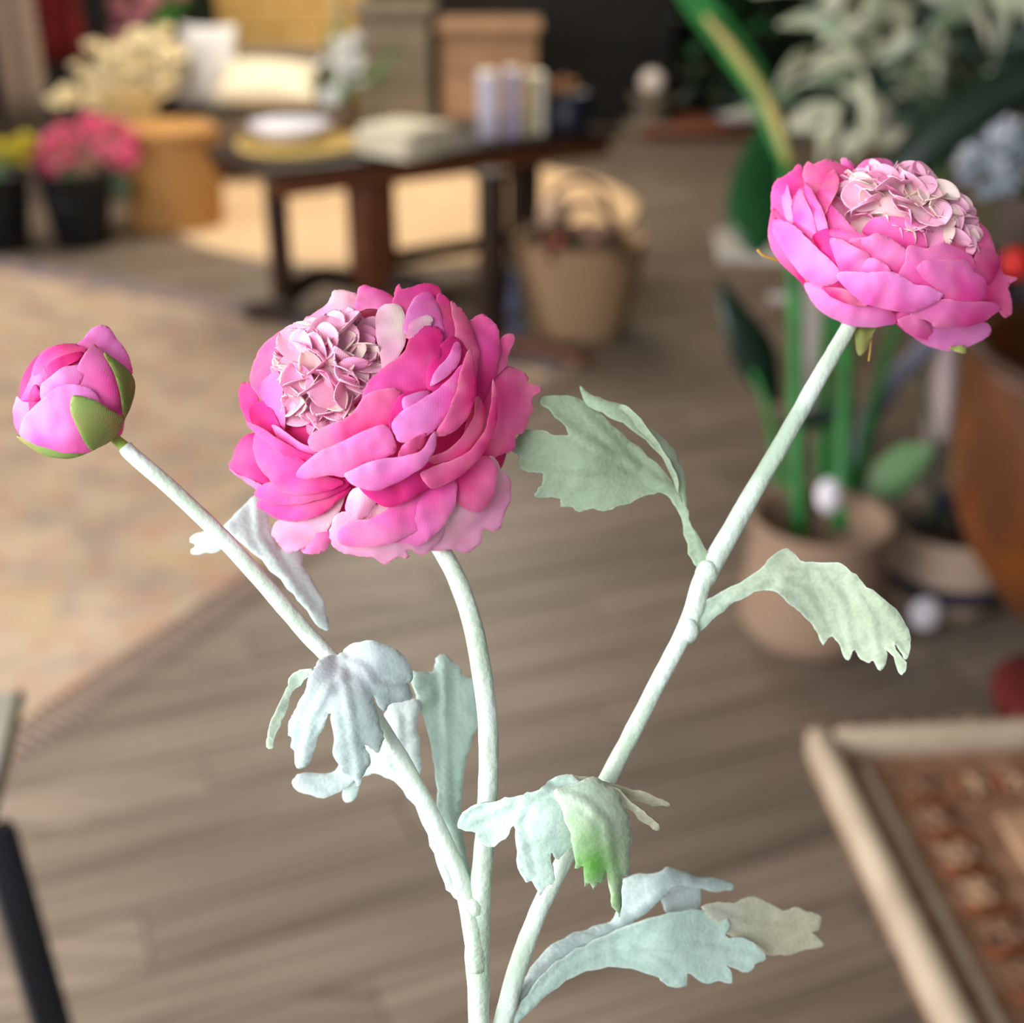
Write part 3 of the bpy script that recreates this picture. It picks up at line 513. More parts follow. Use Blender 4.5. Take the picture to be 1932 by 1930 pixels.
# dark green bush at the back wall
c = G(1440, 232); r = thing('potted_bush', 'dark leafy bush in a pot against the back wall', 'plant', c)
obj('pot', lathe([(.001, .001), (.16, .001), (.2, .3), (.21, .32), (.001, .28)], c, 24), mat('charcoal_pot', (44, 42, 44)), r); random.seed(9); db = (c-Vector((0, 0, CH))).dot(FW)
for k in range(110):
    p = P(random.uniform(1290, 1580), random.uniform(-40, 190), db-.45+random.uniform(-.3, .25)); v = Vector((random.uniform(-1, 1), random.uniform(-.6, .3), random.uniform(-.4, 1))).normalized()
    solid(obj('leaf', strip([p-v*.1, p, p+v*.12], [.008, .05, .006], v.orthogonal(), .2, n=3), [m_dg, m_ng, mat('mid_leaf', (44, 60, 34), (34, 46, 26), 9, trans=.1), m_ng][k % 4], r), .001)
obj('trunk', tube([c+Vector((0, 0, .28)), P(1400, 60, db), P(1410, -60, db)], [.03, .02, .015], 8, 4), mat('bark', (60, 46, 36)), r)
# ------------------------------------------------------------------ leather tub chair, right
c = P(2124, 900, 2.25); c.z = 0; lc = thing('leather_chair', 'cognac leather tub chair cut off by the right edge of the view', 'armchair', c)
m_lt = mat('cognac_leather', (112, 58, 18), (74, 38, 12), 5, .38, .25, 60, spec=.5)
zt = P(1790, 640, 2.2).z; zb = .26
prof = [(.001, zb), (.12, zb+.01), (.18, zb+.06), (.25, zb+.16), (.292, zb+.26), (.305, zt-.03), (.295, zt), (.265, zt), (.25, zt-.05), (.24, zb+.24), (.001, zb+.2)]
obj('shell', lathe(prof, c, 48), m_lt, lc); obj('piping', lathe([(.296, zt-.004), (.306, zt-.012), (.31, zt-.004), (.302, zt+.006)], c, 48), mat('dark_leather', (60, 34, 20)), lc)
obj('seat_pad', lathe([(.001, zb+.28), (.18, zb+.28), (.23, zb+.25), (.23, zb+.2)], c, 36), m_lt, lc)
obj('pedestal', lathe([(.001, 0), (.14, 0), (.14, .012), (.03, .02), (.025, zb+.02), (.001, zb+.02)], c, 24), m_dw2, lc)
c = G(1984, 1392); ft = thing('red_footstool', 'low dark red footstool on the floor behind the carved table', 'footstool', c+Vector((0, .05, 0)))
obj('pad', lathe([(.001, .09), (.12, .09), (.15, .07), (.15, .04), (.13, .03), (.001, .03)], c+Vector((.05, .06, 0)), 32), mat('dark_red_felt', (96, 20, 18), (74, 14, 14), 10, .9), ft)
for k in range(3): a = k*2.1; obj('foot', tube([c+Vector((.05+.1*math.cos(a), .06+.1*math.sin(a), .035)), c+Vector((.05+.11*math.cos(a), .06+.11*math.sin(a), 0))], .012, 8, 2), m_dw2, ft)
# ------------------------------------------------------------------ carved wooden table, bottom right
CZ = .44; A = G(1520, 1392, CZ); B = G(1778, 1935, CZ); ca = (B-A).normalized(); cb = Vector((-ca.y, ca.x, 0)); CA = math.atan2(cb.y, cb.x)
ct = thing('carved_table', 'carved wooden panel table with a pale raised frame at the lower right', 'table', Vector((A.x+.3, A.y-.4, 0)))
m_pw = mat('pale_moulding', (188, 172, 150), (168, 150, 130), 10, .5, .3, 40); m_cw = mat('carved_wood', (108, 74, 54), (148, 112, 88), 26, .6, .7, 90); m_ow = mat('rust_wood', (146, 76, 34), (104, 56, 30), 30, .6, .5); m_iw = mat('inner_wood', (176, 142, 112), (150, 116, 90), 16, .6, .4)
def Q(u, v, z): return A+cb*u+ca*v+Vector((0, 0, z))   # u to the right, v towards the camera
CW, CD = .66, .86
def bar(u, v, su, sv, z, h, m, nm, bev=.004): return obj(nm, boxg(Q(u, v, z), (su, sv, h), CA, bev), m, ct)
bar(CW/2, CD/2, CW-.01, CD-.01, -.03, .03, m_cw, 'panel', .002)
bar(.015, CD/2, .034, CD, -.004, .05, m_pw, 'frame_rail', .012); bar(CW-.015, CD/2, .034, CD, -.004, .05, m_pw, 'frame_rail', .012)
bar(CW/2, .015, CW-.064, .03, -.004, .05, m_pw, 'frame_rail', .012); bar(CW/2, CD-.015, CW-.064, .03, -.004, .05, m_pw, 'frame_rail', .012)
bar(.066, CD/2, .012, CD-.1, -.012, .012, m_pw, 'inner_bead', .003); bar(CW/2, .06, CW-.14, .012, -.012, .012, m_cw, 'inner_bead', .003)
bar((CW+.2)/2, (CD+.17)/2, CW-.2, CD-.17, -.012, .016, m_iw, 'inner_panel', .004)
random.seed(2)
def rosette(u, v, r, nm='carved_rosette'):
    bm = bmesh.new(); ms = m_iw if random.random() < .4 else m_cw
    for k in range(6): a = k*1.047+random.random(); blob(Q(u, v, -.008)+r*.62*(cb*math.cos(a)+ca*math.sin(a)), r*.42, (1, 1, .45), 1, .3, 3, bm, k)
    blob(Q(u, v, -.005), r*.4, (1, 1, .6), 1, .1, 3, bm); obj(nm, bm, ms, ct)
for k in range(12):
    v = .105+k*.066; rosette(.125, v, .026)
    obj('carved_scroll', tube([Q(.093, v+.02, -.012), Q(.105, v+.035, -.006), Q(.135, v+.03, -.006), Q(.155, v+.04, -.012)], [.003, .006, .006, .003], 6, 5), m_ow, ct)
    if k < 8: rosette(.2+k*.058, .105, .022); obj('carved_scroll', tube([Q(.17+k*.058, .09, -.012), Q(.175+k*.058, .105, -.006), Q(.172+k*.058, .125, -.012)], [.003, .006, .003], 6, 5), m_ow, ct)
for k in range(9):
    for j in range(6):
        u, v = .24+j*.065+(k % 2)*.03, .22+k*.07
        if random.random() < .8: obj('carved_scroll', tube([Q(u-.02, v, -.004), Q(u, v+.016, .001), Q(u+.02, v, .001), Q(u+.01, v-.014, -.004)], [.002, .005, .005, .002], 6, 5), m_ow if random.random() < .5 else m_cw, ct)
for k in range(34): obj('edge_bead', blob(Q(.012+k*.0175, -.005, .002+.006*(k % 2)), .011, sub=1, amp=.4, seed=k), m_cw, ct)
for u, v in ((.40, .30), (CW-.06, .30), (.40, CD-.04), (CW-.06, CD-.04)): obj('leg', boxg(Q(u, v, -.045-(CZ-.045)/2), (.05, .05, CZ-.047), CA, .006), m_cw, ct)
# ------------------------------------------------------------------ black-legged side table, bottom left
SZ = .80; A2 = G(44, 1306, SZ); B2 = G(-14, 1545, SZ); sa = (B2-A2).normalized(); sb = Vector((sa.y, -sa.x, 0))
if sb.x > 0: sb = -sb
S2 = lambda u, v, z: A2+sb*u+sa*v+Vector((0, 0, z)); SA = math.atan2(sa.y, sa.x)
sd = thing('side_table', 'pale-topped side table with a thin dark edge and black legs at the left edge', 'table', Vector((S2(.2, .1, 0).x, S2(.2, .1, 0).y, 0)))
LN = (B2-A2).length
obj('tabletop', boxg(S2(.22, LN/2, -.002), (LN, .43, .008), SA, .001), mat('pale_stone', (176, 172, 160), (190, 184, 172), 5, .4), sd)
obj('top_edge', boxg(S2(.003, LN/2, -.003), (LN+.004, .006, .012), SA, .001), mat('bronze_edge', (74, 66, 48), rough=.4, metal=.5), sd)
m_bk = mat('black_metal', (12, 13, 20), (18, 19, 28), 8, .45)
def bar3(p, q, w, t): 
    d = (q-p); M = d.to_track_quat('X', 'Z').to_matrix().to_4x4(); return boxg((p+q)/2, (d.length, w, t), 0, .002, rot=M)
E = P(112, 1985, 1.12); dirr = (E-B2).normalized(); E0 = B2+dirr*((B2.z)/(-dirr.z)) if dirr.z < 0 else E
obj('leg', bar3(B2+Vector((0, 0, -.01)), E0+Vector((0, 0, .01)), .030, .026), m_bk, sd)
for (u, v) in ((.42, LN), (.42, 0)): q = S2(u, v, -.01); obj('leg', bar3(q, Vector((q.x, q.y, .0)), .02, .02), m_bk, sd)
# ------------------------------------------------------------------ console and vase carrying the spray (below the view)
cs = thing('console_table', 'white console table below the flowers, carrying the glass vase', 'table', (0, .24, 0))
m_w = mat('white_lacquer', (226, 222, 214), rough=.4)
obj('tabletop', boxg((0, .24, .83), (1.0, .36, .03), 0, .004), m_w, cs)
for sx in (-.46, .46):
    for sy in (.09, .39): obj('leg', boxg((sx, sy, .4075), (.04, .04, .815), 0, .004), m_w, cs)
bx = P(915, 1990, .335)
solo('ceramic_vase', lathe([(.001, 0), (.04, 0), (.055, .05), (.05, .12), (.028, .19), (.03, .21), (.024, .208), (.022, .18), (.044, .12), (.048, .05), (.001, .01)], (bx.x, bx.y, .846), 36), mat('cream_ceramic', (224, 218, 204), rough=.35), 'cream ceramic vase standing on the console, holding the pink flower spray', 'vase')
# ------------------------------------------------------------------ the artificial ranunculus spray
def ccr(pts, n=6):
    a = np.array(pts, float); m = len(a); out = []
    for i in range(m):
        p0, p1, p2, p3 = a[i-1], a[i], a[(i+1) % m], a[(i+2) % m]
        for k in range(n):
            t = k/n; out.append(.5*((2*p1)+(-p0+p2)*t+(2*p0-5*p1+4*p2-p3)*t*t+(-p0+3*p1-3*p2+p3)*t**3))
    return np.array(out)
def inside(poly, q):
    x, y = q[:, 0], q[:, 1]; r = np.zeros(len(q), bool); j = len(poly)-1
    for i in range(len(poly)):
        xi, yi = poly[i]; xj, yj = poly[j]
        if yi != yj: r ^= ((yi > y) != (yj > y)) & (x < (xj-xi)*(y-yi)/(yj-yi)+xi)
        j = i
    return r
def segdist(poly, q, closed=True):
    d = np.full(len(q), 1e9); n = len(poly)
    for i in range(n if closed else n-1):
        a = poly[i]; b = poly[(i+1) % n]; ab = b-a; L2 = (ab**2).sum()+1e-9
        t = np.clip(((q-a) @ ab)/L2, 0, 1); d = np.minimum(d, np.hypot(*(q-(a+t[:, None]*ab)).T))
    return d
def sheet(pts, step, jag=0., n=6, seed=0, smooth=True):
    o = ccr(pts, n) if smooth else np.array(pts, float)
    seg = np.roll(o, -1, 0)-o; keep = np.hypot(*seg.T) > .5; o = o[keep]
    if jag:
        seg = np.roll(o, -1, 0)-np.roll(o, 1, 0); nr = np.stack([seg[:, 1], -seg[:, 0]], 1)/(np.hypot(*seg.T)[:, None]+1e-6)
        s = np.cumsum(np.hypot(*(np.roll(o, -1, 0)-o).T)); rs = np.random.RandomState(seed)
        o = o+nr*(jag*(np.sin(s/7.5+seed)*.5+rs.uniform(-1, 1, len(o))*.5))[:, None]
    lo, hi = o.min(0), o.max(0); gx, gy = np.meshgrid(np.arange(lo[0], hi[0], step), np.arange(lo[1], hi[1], step*.87)); gx = gx+(np.arange(len(gx)) % 2)[:, None]*step*.5
    g = np.stack([gx.ravel(), gy.ravel()], 1); g = g[inside(o, g)]; g = g[segdist(o, g) > step*.45] if len(g) else g
    v, e, f, *_ = delaunay_2d_cdt([Vector(p) for p in o]+[Vector(p) for p in g], [], [list(range(len(o)))], 1, 1e-4)
    v = np.array([tuple(p) for p in v]); f = [tuple(t) for t in f if len(t) == 3]
    return v, f, o
def place(name, v, f, dep, tint, m, par, th, label=None):
    V = [P(x, y, d) for (x, y), d in zip(v, dep)]; ob = obj(name, (V, f), m, par, label=label)
    at = ob.data.color_attributes.new('tint', 'FLOAT_COLOR', 'POINT'); c = np.ones((len(v), 4)); c[:, :3] = tint; at.data.foreach_set('color', c.ravel())
    md = ob.modifiers.new('thick', 'SOLIDIFY'); md.thickness = th; md.offset = 0; ob.modifiers.new('normals', 'WEIGHTED_NORMAL'); return ob
FB = {'hot': fabric('petal_hot', (243, 88, 176), (246, 128, 162), (228, 36, 130)), 'pink': fabric('petal_pink', (250, 126, 202), (249, 156, 190), (246, 76, 170)),
      'pale': fabric('petal_pale', (250, 170, 214), (247, 138, 176), (252, 214, 224)), 'coral': fabric('petal_coral', (244, 106, 170), (247, 152, 180), (232, 48, 132)),
      'vio': fabric('petal_violet', (248, 142, 220), (250, 166, 218), (246, 96, 188)), 'core': fabric('petal_core', (253, 196, 224), (252, 182, 208), (253, 236, 226), .22),
      'gap_shade': fabric('petal_gap_shade', (232, 44, 144), (238, 74, 156), (212, 16, 108)), 'sepal': fabric('sepal_green', (134, 158, 84), (168, 142, 92), (104, 138, 62), .15),  # crimson fabric paints the shade seen between and inside the petals
      'cream': fabric('petal_cream', (253, 232, 224), (252, 208, 212), (248, 238, 210), .22)}
LF = {'mint': fabric('leaf_mint', (186, 212, 200), (212, 228, 222), (196, 222, 208), .12, True), 'sage': fabric('leaf_sage', (164, 184, 156), (188, 204, 178), (180, 204, 174), .18, True),
      'grey': fabric('leaf_grey', (180, 198, 196), (200, 218, 212), (168, 174, 178), .1, True), 'tan': fabric('leaf_tan', (194, 192, 164), (206, 206, 184), (188, 192, 176), .15, True),
      'ice': fabric('leaf_ice', (200, 216, 214), (222, 234, 232), (192, 214, 206), .12, True), 'pale': fabric('leaf_pale', (182, 198, 172), (214, 228, 214), (186, 208, 188), .15, True)}
m_stem = fabric('stem_cloth', (226, 240, 230), (238, 246, 240), (206, 224, 196), 0, True)
m_stem = mat('stem_wrap', (190, 210, 188), (222, 236, 226), 45, .8, .35, 500, spec=.15, lo=.4, hi=.6); m_gst = mat('green_wrap', (140, 172, 60), (164, 190, 96), 200, .6)
base = P(908, 2060, .335); root = thing('ranunculus_spray', 'artificial ranunculus spray with two pink blooms, a pink bud and pale mint leaves', 'flower', base)
# stems
def stempath(pts, name='stem', m=m_stem, seg=18, lab=None, amp=.10):
    geo = tube([P(x, y, d) for x, y, d, r in pts], [r/FPX*d for x, y, d, r in pts], seg, 7, rough=amp)
    return obj(name, geo, m, root, label=lab)
stempath([(795, 990, .345, 15), (835, 1042, .342, 17), (872, 1115, .339, 18), (900, 1215, .336, 19), (917, 1330, .334, 19), (922, 1440, .332, 19), (917, 1550, .331, 19), (909, 1650, .331, 20), (903, 1740, .332, 22), (901, 1800, .333, 24), (903, 1870, .334, 21), (904, 1940, .335, 20), (908, 2060, .337, 19), (912, 2190, .350, 17), (914, 2300, .366, 16)], 'main_stem')
stempath([(236, 843, .336, 14), (252, 860, .336, 15), (330, 928, .335, 15), (420, 1014, .334, 16), (500, 1104, .333, 16), (575, 1190, .332, 16), (640, 1262, .331, 15), (715, 1362, .331, 14), (785, 1480, .331, 15), (840, 1590, .331, 16), (876, 1680, .331, 17), (893, 1760, .331, 19), (900, 1830, .332, 17)], 'branch_stem')
stempath([(200, 815, .336, 10), (222, 832, .336, 10), (244, 852, .336, 12)], 'bud_neck', m_gst, 12, 'olive green neck below the bud')
stempath([(1604, 612, .350, 14), (1585, 645, .35, 15), (1540, 722, .349, 16), (1470, 846, .347, 17), (1400, 965, .345, 18), (1345, 1062, .343, 20), (1322, 1105, .342, 19), (1302, 1170, .342, 18), (1240, 1290, .341, 16), (1160, 1445, .340, 17), (1090, 1575, .339, 17), (1030, 1690, .339, 17), (985, 1800, .339, 18), (960, 1885, .338, 18), (945, 1950, .337, 18), (925, 2040, .336, 17), (914, 2120, .339, 14)], 'branch_stem')
for x, y, d, r in ((1333, 1082, .342, 22), (1298, 1190, .341, 21), (893, 1715, .331, 22), (868, 1678, .331, 18)): obj('stem_node', blob(P(x, y, d), r/FPX*d, (1, .9, 1.3), 2, .15), m_stem, root)
# leaves: outline in (crop) pixels of the photograph, real depth from control points
def rbf(ctrl):
    c = np.array(ctrl, float); X = c[:, :2]/100.; n = len(c)
    def ph(r): return np.where(r > 1e-6, r*r*np.log(r+1e-9), 0)
    K_ = ph(np.hypot(*(X[:, None]-X[None]).transpose(2, 0, 1)))+np.eye(n)*.05; Pm = np.hstack([np.ones((n, 1)), X])
    A_ = np.block([[K_, Pm], [Pm.T, np.zeros((3, 3))]]); s = np.linalg.lstsq(A_, np.concatenate([c[:, 2], np.zeros(3)]), rcond=None)[0]
    return lambda q: ph(np.hypot(*((q[:, None]/100.)-X[None]).transpose(2, 0, 1))) @ s[:n]+s[n]+(q/100.) @ s[n+1:]
def leaf(tone, conv, pieces, ribs=(), spots=(), base_pt=None, lab=None):
    """one leaf = one mesh made of its blade and folded lobes"""
    par = None
    for i, (pts, ctrl) in enumerate(pieces):
        q = conv(np.array(pts, float)); c = np.array(ctrl, float); c[:, :2] = conv(c[:, :2]); v, f, o = sheet(q, 9, 2.8, 3, seed=i+len(pts))
        dep = rbf(c)(v); ed = segdist(o, v); tint = np.zeros((len(v), 3)); tint[:, 0] = np.clip(ed/22, 0, 1)
        bp = conv(np.array([base_pt], float))[0] if base_pt else q[0]; tint[:, 1] = np.clip(np.hypot(*(v-bp).T)/220, 0, 1)
        for rb_ in ribs:
            r_ = conv(np.array(rb_, float)); dd = segdist(r_, v, False); dep -= .0007*np.exp(-(dd/5.)**2)-.0004*np.exp(-((dd-13)/7.)**2)
        for k, (x, y) in enumerate(v): dep[k] += .00045*noise.noise(Vector((x/24, y/24, i*3.1)))
        dep += .0006*np.exp(-ed/6.)*np.sign(np.sin(o.shape[0]))
        for sx, sy, sr, a in spots:
            s_ = conv(np.array([[sx, sy]], float))[0]; tint[:, 2] = np.maximum(tint[:, 2], a*np.exp(-(np.hypot(*(v-s_).T)/sr)**2))
        ob = place('leaf' if i == 0 else 'leaf_lobe', v, f, dep, tint, LF[tone if isinstance(tone, str) else tone[i]], root if i == 0 else par, .0005, lab if i == 0 else None)
        if i == 0: par = ob
    return par
c6 = lambda q: q/2.415+np.array([940, 700]); c4 = lambda q: q/3.217+np.array([440, 1160]); c5 = lambda q: q/2.477+np.array([820, 1420]); c9 = lambda q: q/1.93+np.array([0, 400])
leaf('sage', c6, [([(905, 890), (870, 830), (840, 700), (812, 620), (770, 570), (740, 558), (690, 562), (600, 602), (540, 622), (480, 637), (430, 632), (370, 637), (340, 625), (285, 615), (285, 582), (220, 580), (165, 570), (180, 530), (200, 510), (205, 470), (160, 465), (100, 440), (85, 405), (100, 385), (50, 350), (90, 300), (130, 265), (200, 272), (260, 290), (322, 290), (290, 240), (240, 190), (190, 150), (210, 115), (260, 110), (330, 115), (380, 130), (450, 180), (560, 280), (680, 385), (780, 485), (830, 560), (862, 640), (900, 740), (960, 830), (975, 885)],
                   [(930, 880, .342), (830, 600, .346), (700, 480, .346), (430, 400, .338), (100, 330, .339), (300, 130, .343), (300, 610, .343), (600, 300, .347)]),
                  ([(372, 72), (420, 108), (480, 130), (560, 155), (600, 175), (650, 230), (730, 290), (790, 350), (835, 440), (852, 530), (856, 620), (830, 570), (800, 500), (760, 415), (700, 345), (600, 262), (500, 205), (430, 172), (385, 120)],
                   [(850, 600, .3445), (800, 430, .342), (640, 270, .341), (480, 160, .341), (380, 80, .344), (830, 400, .345), (700, 340, .343)]),
                  ([(550, 160), (600, 165), (680, 260), (760, 370), (810, 470), (830, 580), (800, 500), (740, 380), (660, 285), (590, 200)], [(560, 160, .340), (680, 280, .339), (800, 480, .342), (830, 560, .3435)])],
     ribs=[[(940, 880), (840, 600), (780, 530), (620, 430), (430, 340), (230, 200)], [(780, 530), (560, 460), (330, 440), (110, 400)], [(620, 430), (500, 300), (330, 130)]])
leaf('pale', c6, [([(885, 1165), (895, 1110), (940, 1050), (1060, 982), (1170, 920), (1230, 862), (1298, 806), (1350, 830), (1400, 870), (1500, 870), (1570, 880), (1630, 930), (1680, 980), (1760, 1040), (1830, 1110), (1870, 1180), (1880, 1240), (1868, 1300), (1850, 1308), (1815, 1250), (1800, 1242), (1856, 1330), (1856, 1372), (1832, 1386), (1812, 1330), (1765, 1265), (1775, 1310), (1742, 1366), (1712, 1322), (1682, 1332), (1640, 1300), (1625, 1268), (1605, 1312), (1578, 1302), (1548, 1240), (1520, 1208), (1480, 1252), (1460, 1200), (1430, 1160), (1390, 1112), (1350, 1080), (1300, 1030), (1260, 1005), (1200, 1000), (1100, 1040), (1040, 1082), (1000, 1112), (920, 1180)],
                   [(890, 1160, .342), (1100, 1000, .340), (1300, 900, .338), (1300, 810, .343), (1560, 890, .336), (1500, 1080, .340), (1480, 1230, .344), (1740, 1100, .334), (1870, 1240, .336), (1740, 1340, .340), (1840, 1370, .337)])],
     ribs=[[(890, 1160), (1100, 1000), (1280, 930), (1450, 910), (1620, 950), (1780, 1090), (1860, 1220)], [(1280, 950), (1400, 1010), (1490, 1180)], [(1450, 920), (1570, 1050), (1610, 1270)], [(1600, 960), (1700, 1120), (1740, 1330)]])
leaf(('grey', 'pale'), c4, [([(655, 240), (590, 245), (540, 270), (500, 310), (470, 360), (440, 440), (400, 540), (362, 600), (345, 640), (335, 730), (350, 742), (355, 800), (372, 820), (385, 928), (462, 905), (480, 860), (510, 770), (540, 700), (562, 640), (592, 600), (605, 700), (615, 780), (612, 850), (650, 930), (690, 962), (730, 1000), (765, 1040), (780, 982), (808, 940), (832, 890), (820, 830), (800, 788), (832, 802), (880, 832), (905, 780), (908, 730), (890, 660), (862, 560), (848, 505), (870, 530), (912, 582), (950, 546), (1020, 522), (1085, 505), (1065, 440), (1042, 410), (1085, 402), (1075, 330), (1040, 250), (990, 222), (940, 182), (860, 166), (790, 160), (730, 176), (680, 210)],
                   [(655, 240, .3235), (800, 165, .318), (1060, 400, .319), (700, 500, .311), (400, 880, .318), (770, 1020, .3175), (900, 800, .315), (480, 330, .319), (1030, 240, .3185)]),
                  ([(475, 328), (400, 334), (362, 360), (335, 410), (310, 470), (250, 600), (220, 680), (205, 740), (205, 800), (245, 802), (252, 740), (285, 670), (320, 590), (362, 470), (430, 405), (470, 370)], [(470, 340, .3200), (360, 380, .3215), (280, 570, .318), (220, 790, .317), (330, 520, .321)])],
     ribs=[[(655, 240), (665, 400), (700, 550), (740, 800), (770, 1020)], [(665, 370), (580, 440), (470, 640), (420, 880)], [(660, 260), (790, 320), (860, 430), (1050, 470)]])
leaf('mint', c4, [([(1440, 1600), (1400, 1590), (1370, 1560), (1330, 1450), (1280, 1300), (1240, 1180), (1230, 1000), (1200, 800), (1170, 650), (1130, 560), (1095, 450), (1085, 350), (1130, 345), (1205, 352), (1225, 285), (1240, 250), (1300, 255), (1370, 312), (1390, 372), (1460, 380), (1500, 405), (1500, 620), (1470, 700), (1420, 850), (1395, 1000), (1385, 1200), (1400, 1400), (1440, 1540)],
                   [(1420, 1600, .336), (1310, 1200, .346), (1280, 900, .350), (1290, 600, .352), (1120, 400, .354), (1290, 270, .357), (1470, 450, .354), (1360, 1200, .348)])],
     ribs=[[(1420, 1600), (1300, 1200), (1290, 800), (1280, 300)]], spots=[(1230, 500, 22, .16), (1280, 400, 30, .12)])
leaf(('ice', 'ice', 'pale'), c4, [([(1350, 1700), (1300, 1665), (1250, 1530), (1200, 1400), (1130, 1200), (1060, 1100), (980, 1012), (900, 972), (820, 968), (740, 1010), (640, 1080), (550, 1106), (430, 1082), (358, 1020), (390, 972), (470, 960), (600, 965), (640, 900), (680, 850), (800, 800), (880, 760), (900, 700), (920, 600), (960, 545), (1020, 525), (1100, 515), (1142, 560), (1112, 650), (1130, 750), (1142, 900), (1130, 980), (1200, 1130), (1260, 1300), (1330, 1520)],
                   [(1340, 1680, .337), (1200, 1300, .341), (1000, 950, .345), (650, 1000, .350), (370, 1020, .349), (1050, 560, .352), (1130, 800, .347), (750, 850, .352)]),
                  ([(665, 1060), (672, 1110), (700, 1134), (742, 1120), (758, 1060), (765, 1000), (720, 1000)], [(665, 1060, .352), (700, 1130, .352), (760, 1020, .350), (720, 1000, .350)])],
     ribs=[[(1340, 1680), (1150, 1200), (1000, 850), (1000, 620)]])
# front centre leaf: left lobes, green lobe, right narrow lobes
leaf(('mint', 'pale', 'tan', 'tan'), c5, [([(640, 108), (570, 110), (520, 150), (470, 178), (415, 198), (350, 207), (290, 225), (215, 240), (150, 266), (110, 322), (120, 362), (195, 370), (192, 400), (235, 432), (265, 436), (290, 432), (330, 402), (370, 342), (380, 420), (392, 540), (425, 606), (455, 600), (490, 670), (520, 620), (557, 612), (552, 540), (545, 466), (572, 492), (600, 480), (640, 440), (656, 490), (662, 534), (690, 440), (700, 300), (720, 180)],
                   [(640, 110, .3185), (450, 200, .315), (120, 340, .320), (270, 420, .319), (520, 330, .312), (490, 650, .317), (640, 500, .3165), (690, 200, .314)]),
                  ([(560, 180), (620, 160), (740, 118), (800, 150), (858, 200), (888, 260), (915, 330), (920, 392), (910, 470), (906, 575), (875, 580), (868, 680), (862, 768), (842, 735), (820, 665), (808, 550), (790, 600), (762, 605), (740, 636), (722, 610), (704, 622), (692, 530), (660, 536), (650, 440), (625, 350), (600, 280)],
                   [(570, 180, .3125), (740, 120, .3145), (740, 300, .3085), (910, 400, .316), (740, 620, .3135), (860, 750, .317), (650, 480, .313), (840, 400, .3115)]),
                  ([(560, 115), (640, 103), (740, 118), (850, 150), (960, 180), (1040, 205), (1092, 232), (1094, 247), (1050, 246), (960, 230), (880, 215), (800, 165), (700, 130)], [(600, 108, .320), (800, 140, .321), (1090, 240, .326), (960, 200, .323)]),
                  ([(780, 150), (850, 165), (890, 205), (940, 245), (1000, 290), (1045, 332), (1045, 362), (1000, 342), (930, 285), (860, 225)], [(790, 155, .3185), (880, 215, .318), (1045, 350, .322), (950, 280, .319)])],
     ribs=[[(520, 160), (420, 230), (380, 320), (440, 560)], [(500, 160), (700, 230), (800, 330), (850, 700)], [(420, 210), (300, 260), (150, 330)]], spots=[(740, 520, 52, 1.), (720, 420, 40, .7), (850, 700, 40, .6), (640, 320, 22, .4), (560, 470, 26, .15)])
leaf('grey', c5, [([(350, 1210), (390, 1110), (450, 1010), (520, 920), (600, 870), (680, 835), (770, 808), (840, 775), (868, 680), (880, 590), (960, 570), (1050, 560), (1092, 536), (1140, 548), (1200, 572), (1300, 588), (1385, 602), (1395, 625), (1380, 642), (1300, 648), (1240, 636), (1160, 620), (1100, 640), (1040, 700), (960, 770), (880, 830), (750, 890), (620, 960), (520, 1050), (430, 1150)],
                   [(380, 1150, .340), (600, 920, .347), (850, 780, .354), (890, 600, .359), (1100, 560, .358), (1380, 620, .366), (1050, 690, .354)]),
                  ([(1060, 690), (1100, 640), (1160, 622), (1240, 636), (1236, 720), (1180, 735), (1085, 748)], [(1060, 690, .356), (1240, 640, .360), (1150, 740, .359), (1100, 640, .357)])],
     ribs=[[(380, 1150), (560, 940), (850, 800), (1060, 660), (1200, 590)]])
leaf('tan', c5, [([(1250, 720), (1330, 700), (1400, 700), (1450, 680), (1500, 675), (1545, 692), (1630, 735), (1700, 728), (1760, 745), (1802, 772), (1796, 828), (1762, 842), (1812, 880), (1808, 906), (1700, 930), (1640, 948), (1560, 940), (1490, 890), (1400, 862), (1320, 800)],
                   [(1260, 730, .357), (1500, 690, .364), (1800, 790, .372), (1800, 900, .372), (1580, 930, .366), (1350, 830, .358)])], ribs=[[(1280, 740), (1450, 800), (1780, 845)]])
leaf('mint', c5, [([(370, 1262), (378, 1215), (430, 1132), (520, 1022), (600, 960), (700, 900), (850, 832), (1000, 772), (1150, 742), (1290, 736), (1365, 768), (1380, 812), (1355, 858), (1440, 865), (1510, 900), (1542, 962), (1500, 985), (1492, 1005), (1440, 1022), (1360, 990), (1390, 1030), (1386, 1078), (1340, 1065), (1290, 1080), (1240, 1062), (1178, 1032), (1176, 1088), (1110, 1096), (1062, 1065), (1050, 1055), (950, 1020), (850, 1003), (740, 1015), (650, 1048), (540, 1120), (470, 1182), (400, 1250)],
                   [(380, 1250, .338), (600, 1020, .345), (850, 920, .350), (1290, 740, .358), (1530, 960, .360), (1350, 1070, .356), (1110, 1090, .352), (1100, 900, .349)])],
     ribs=[[(385, 1240), (600, 1020), (740, 940), (880, 910), (1200, 905), (1500, 960)], [(880, 910), (1050, 980), (1150, 1080)]])
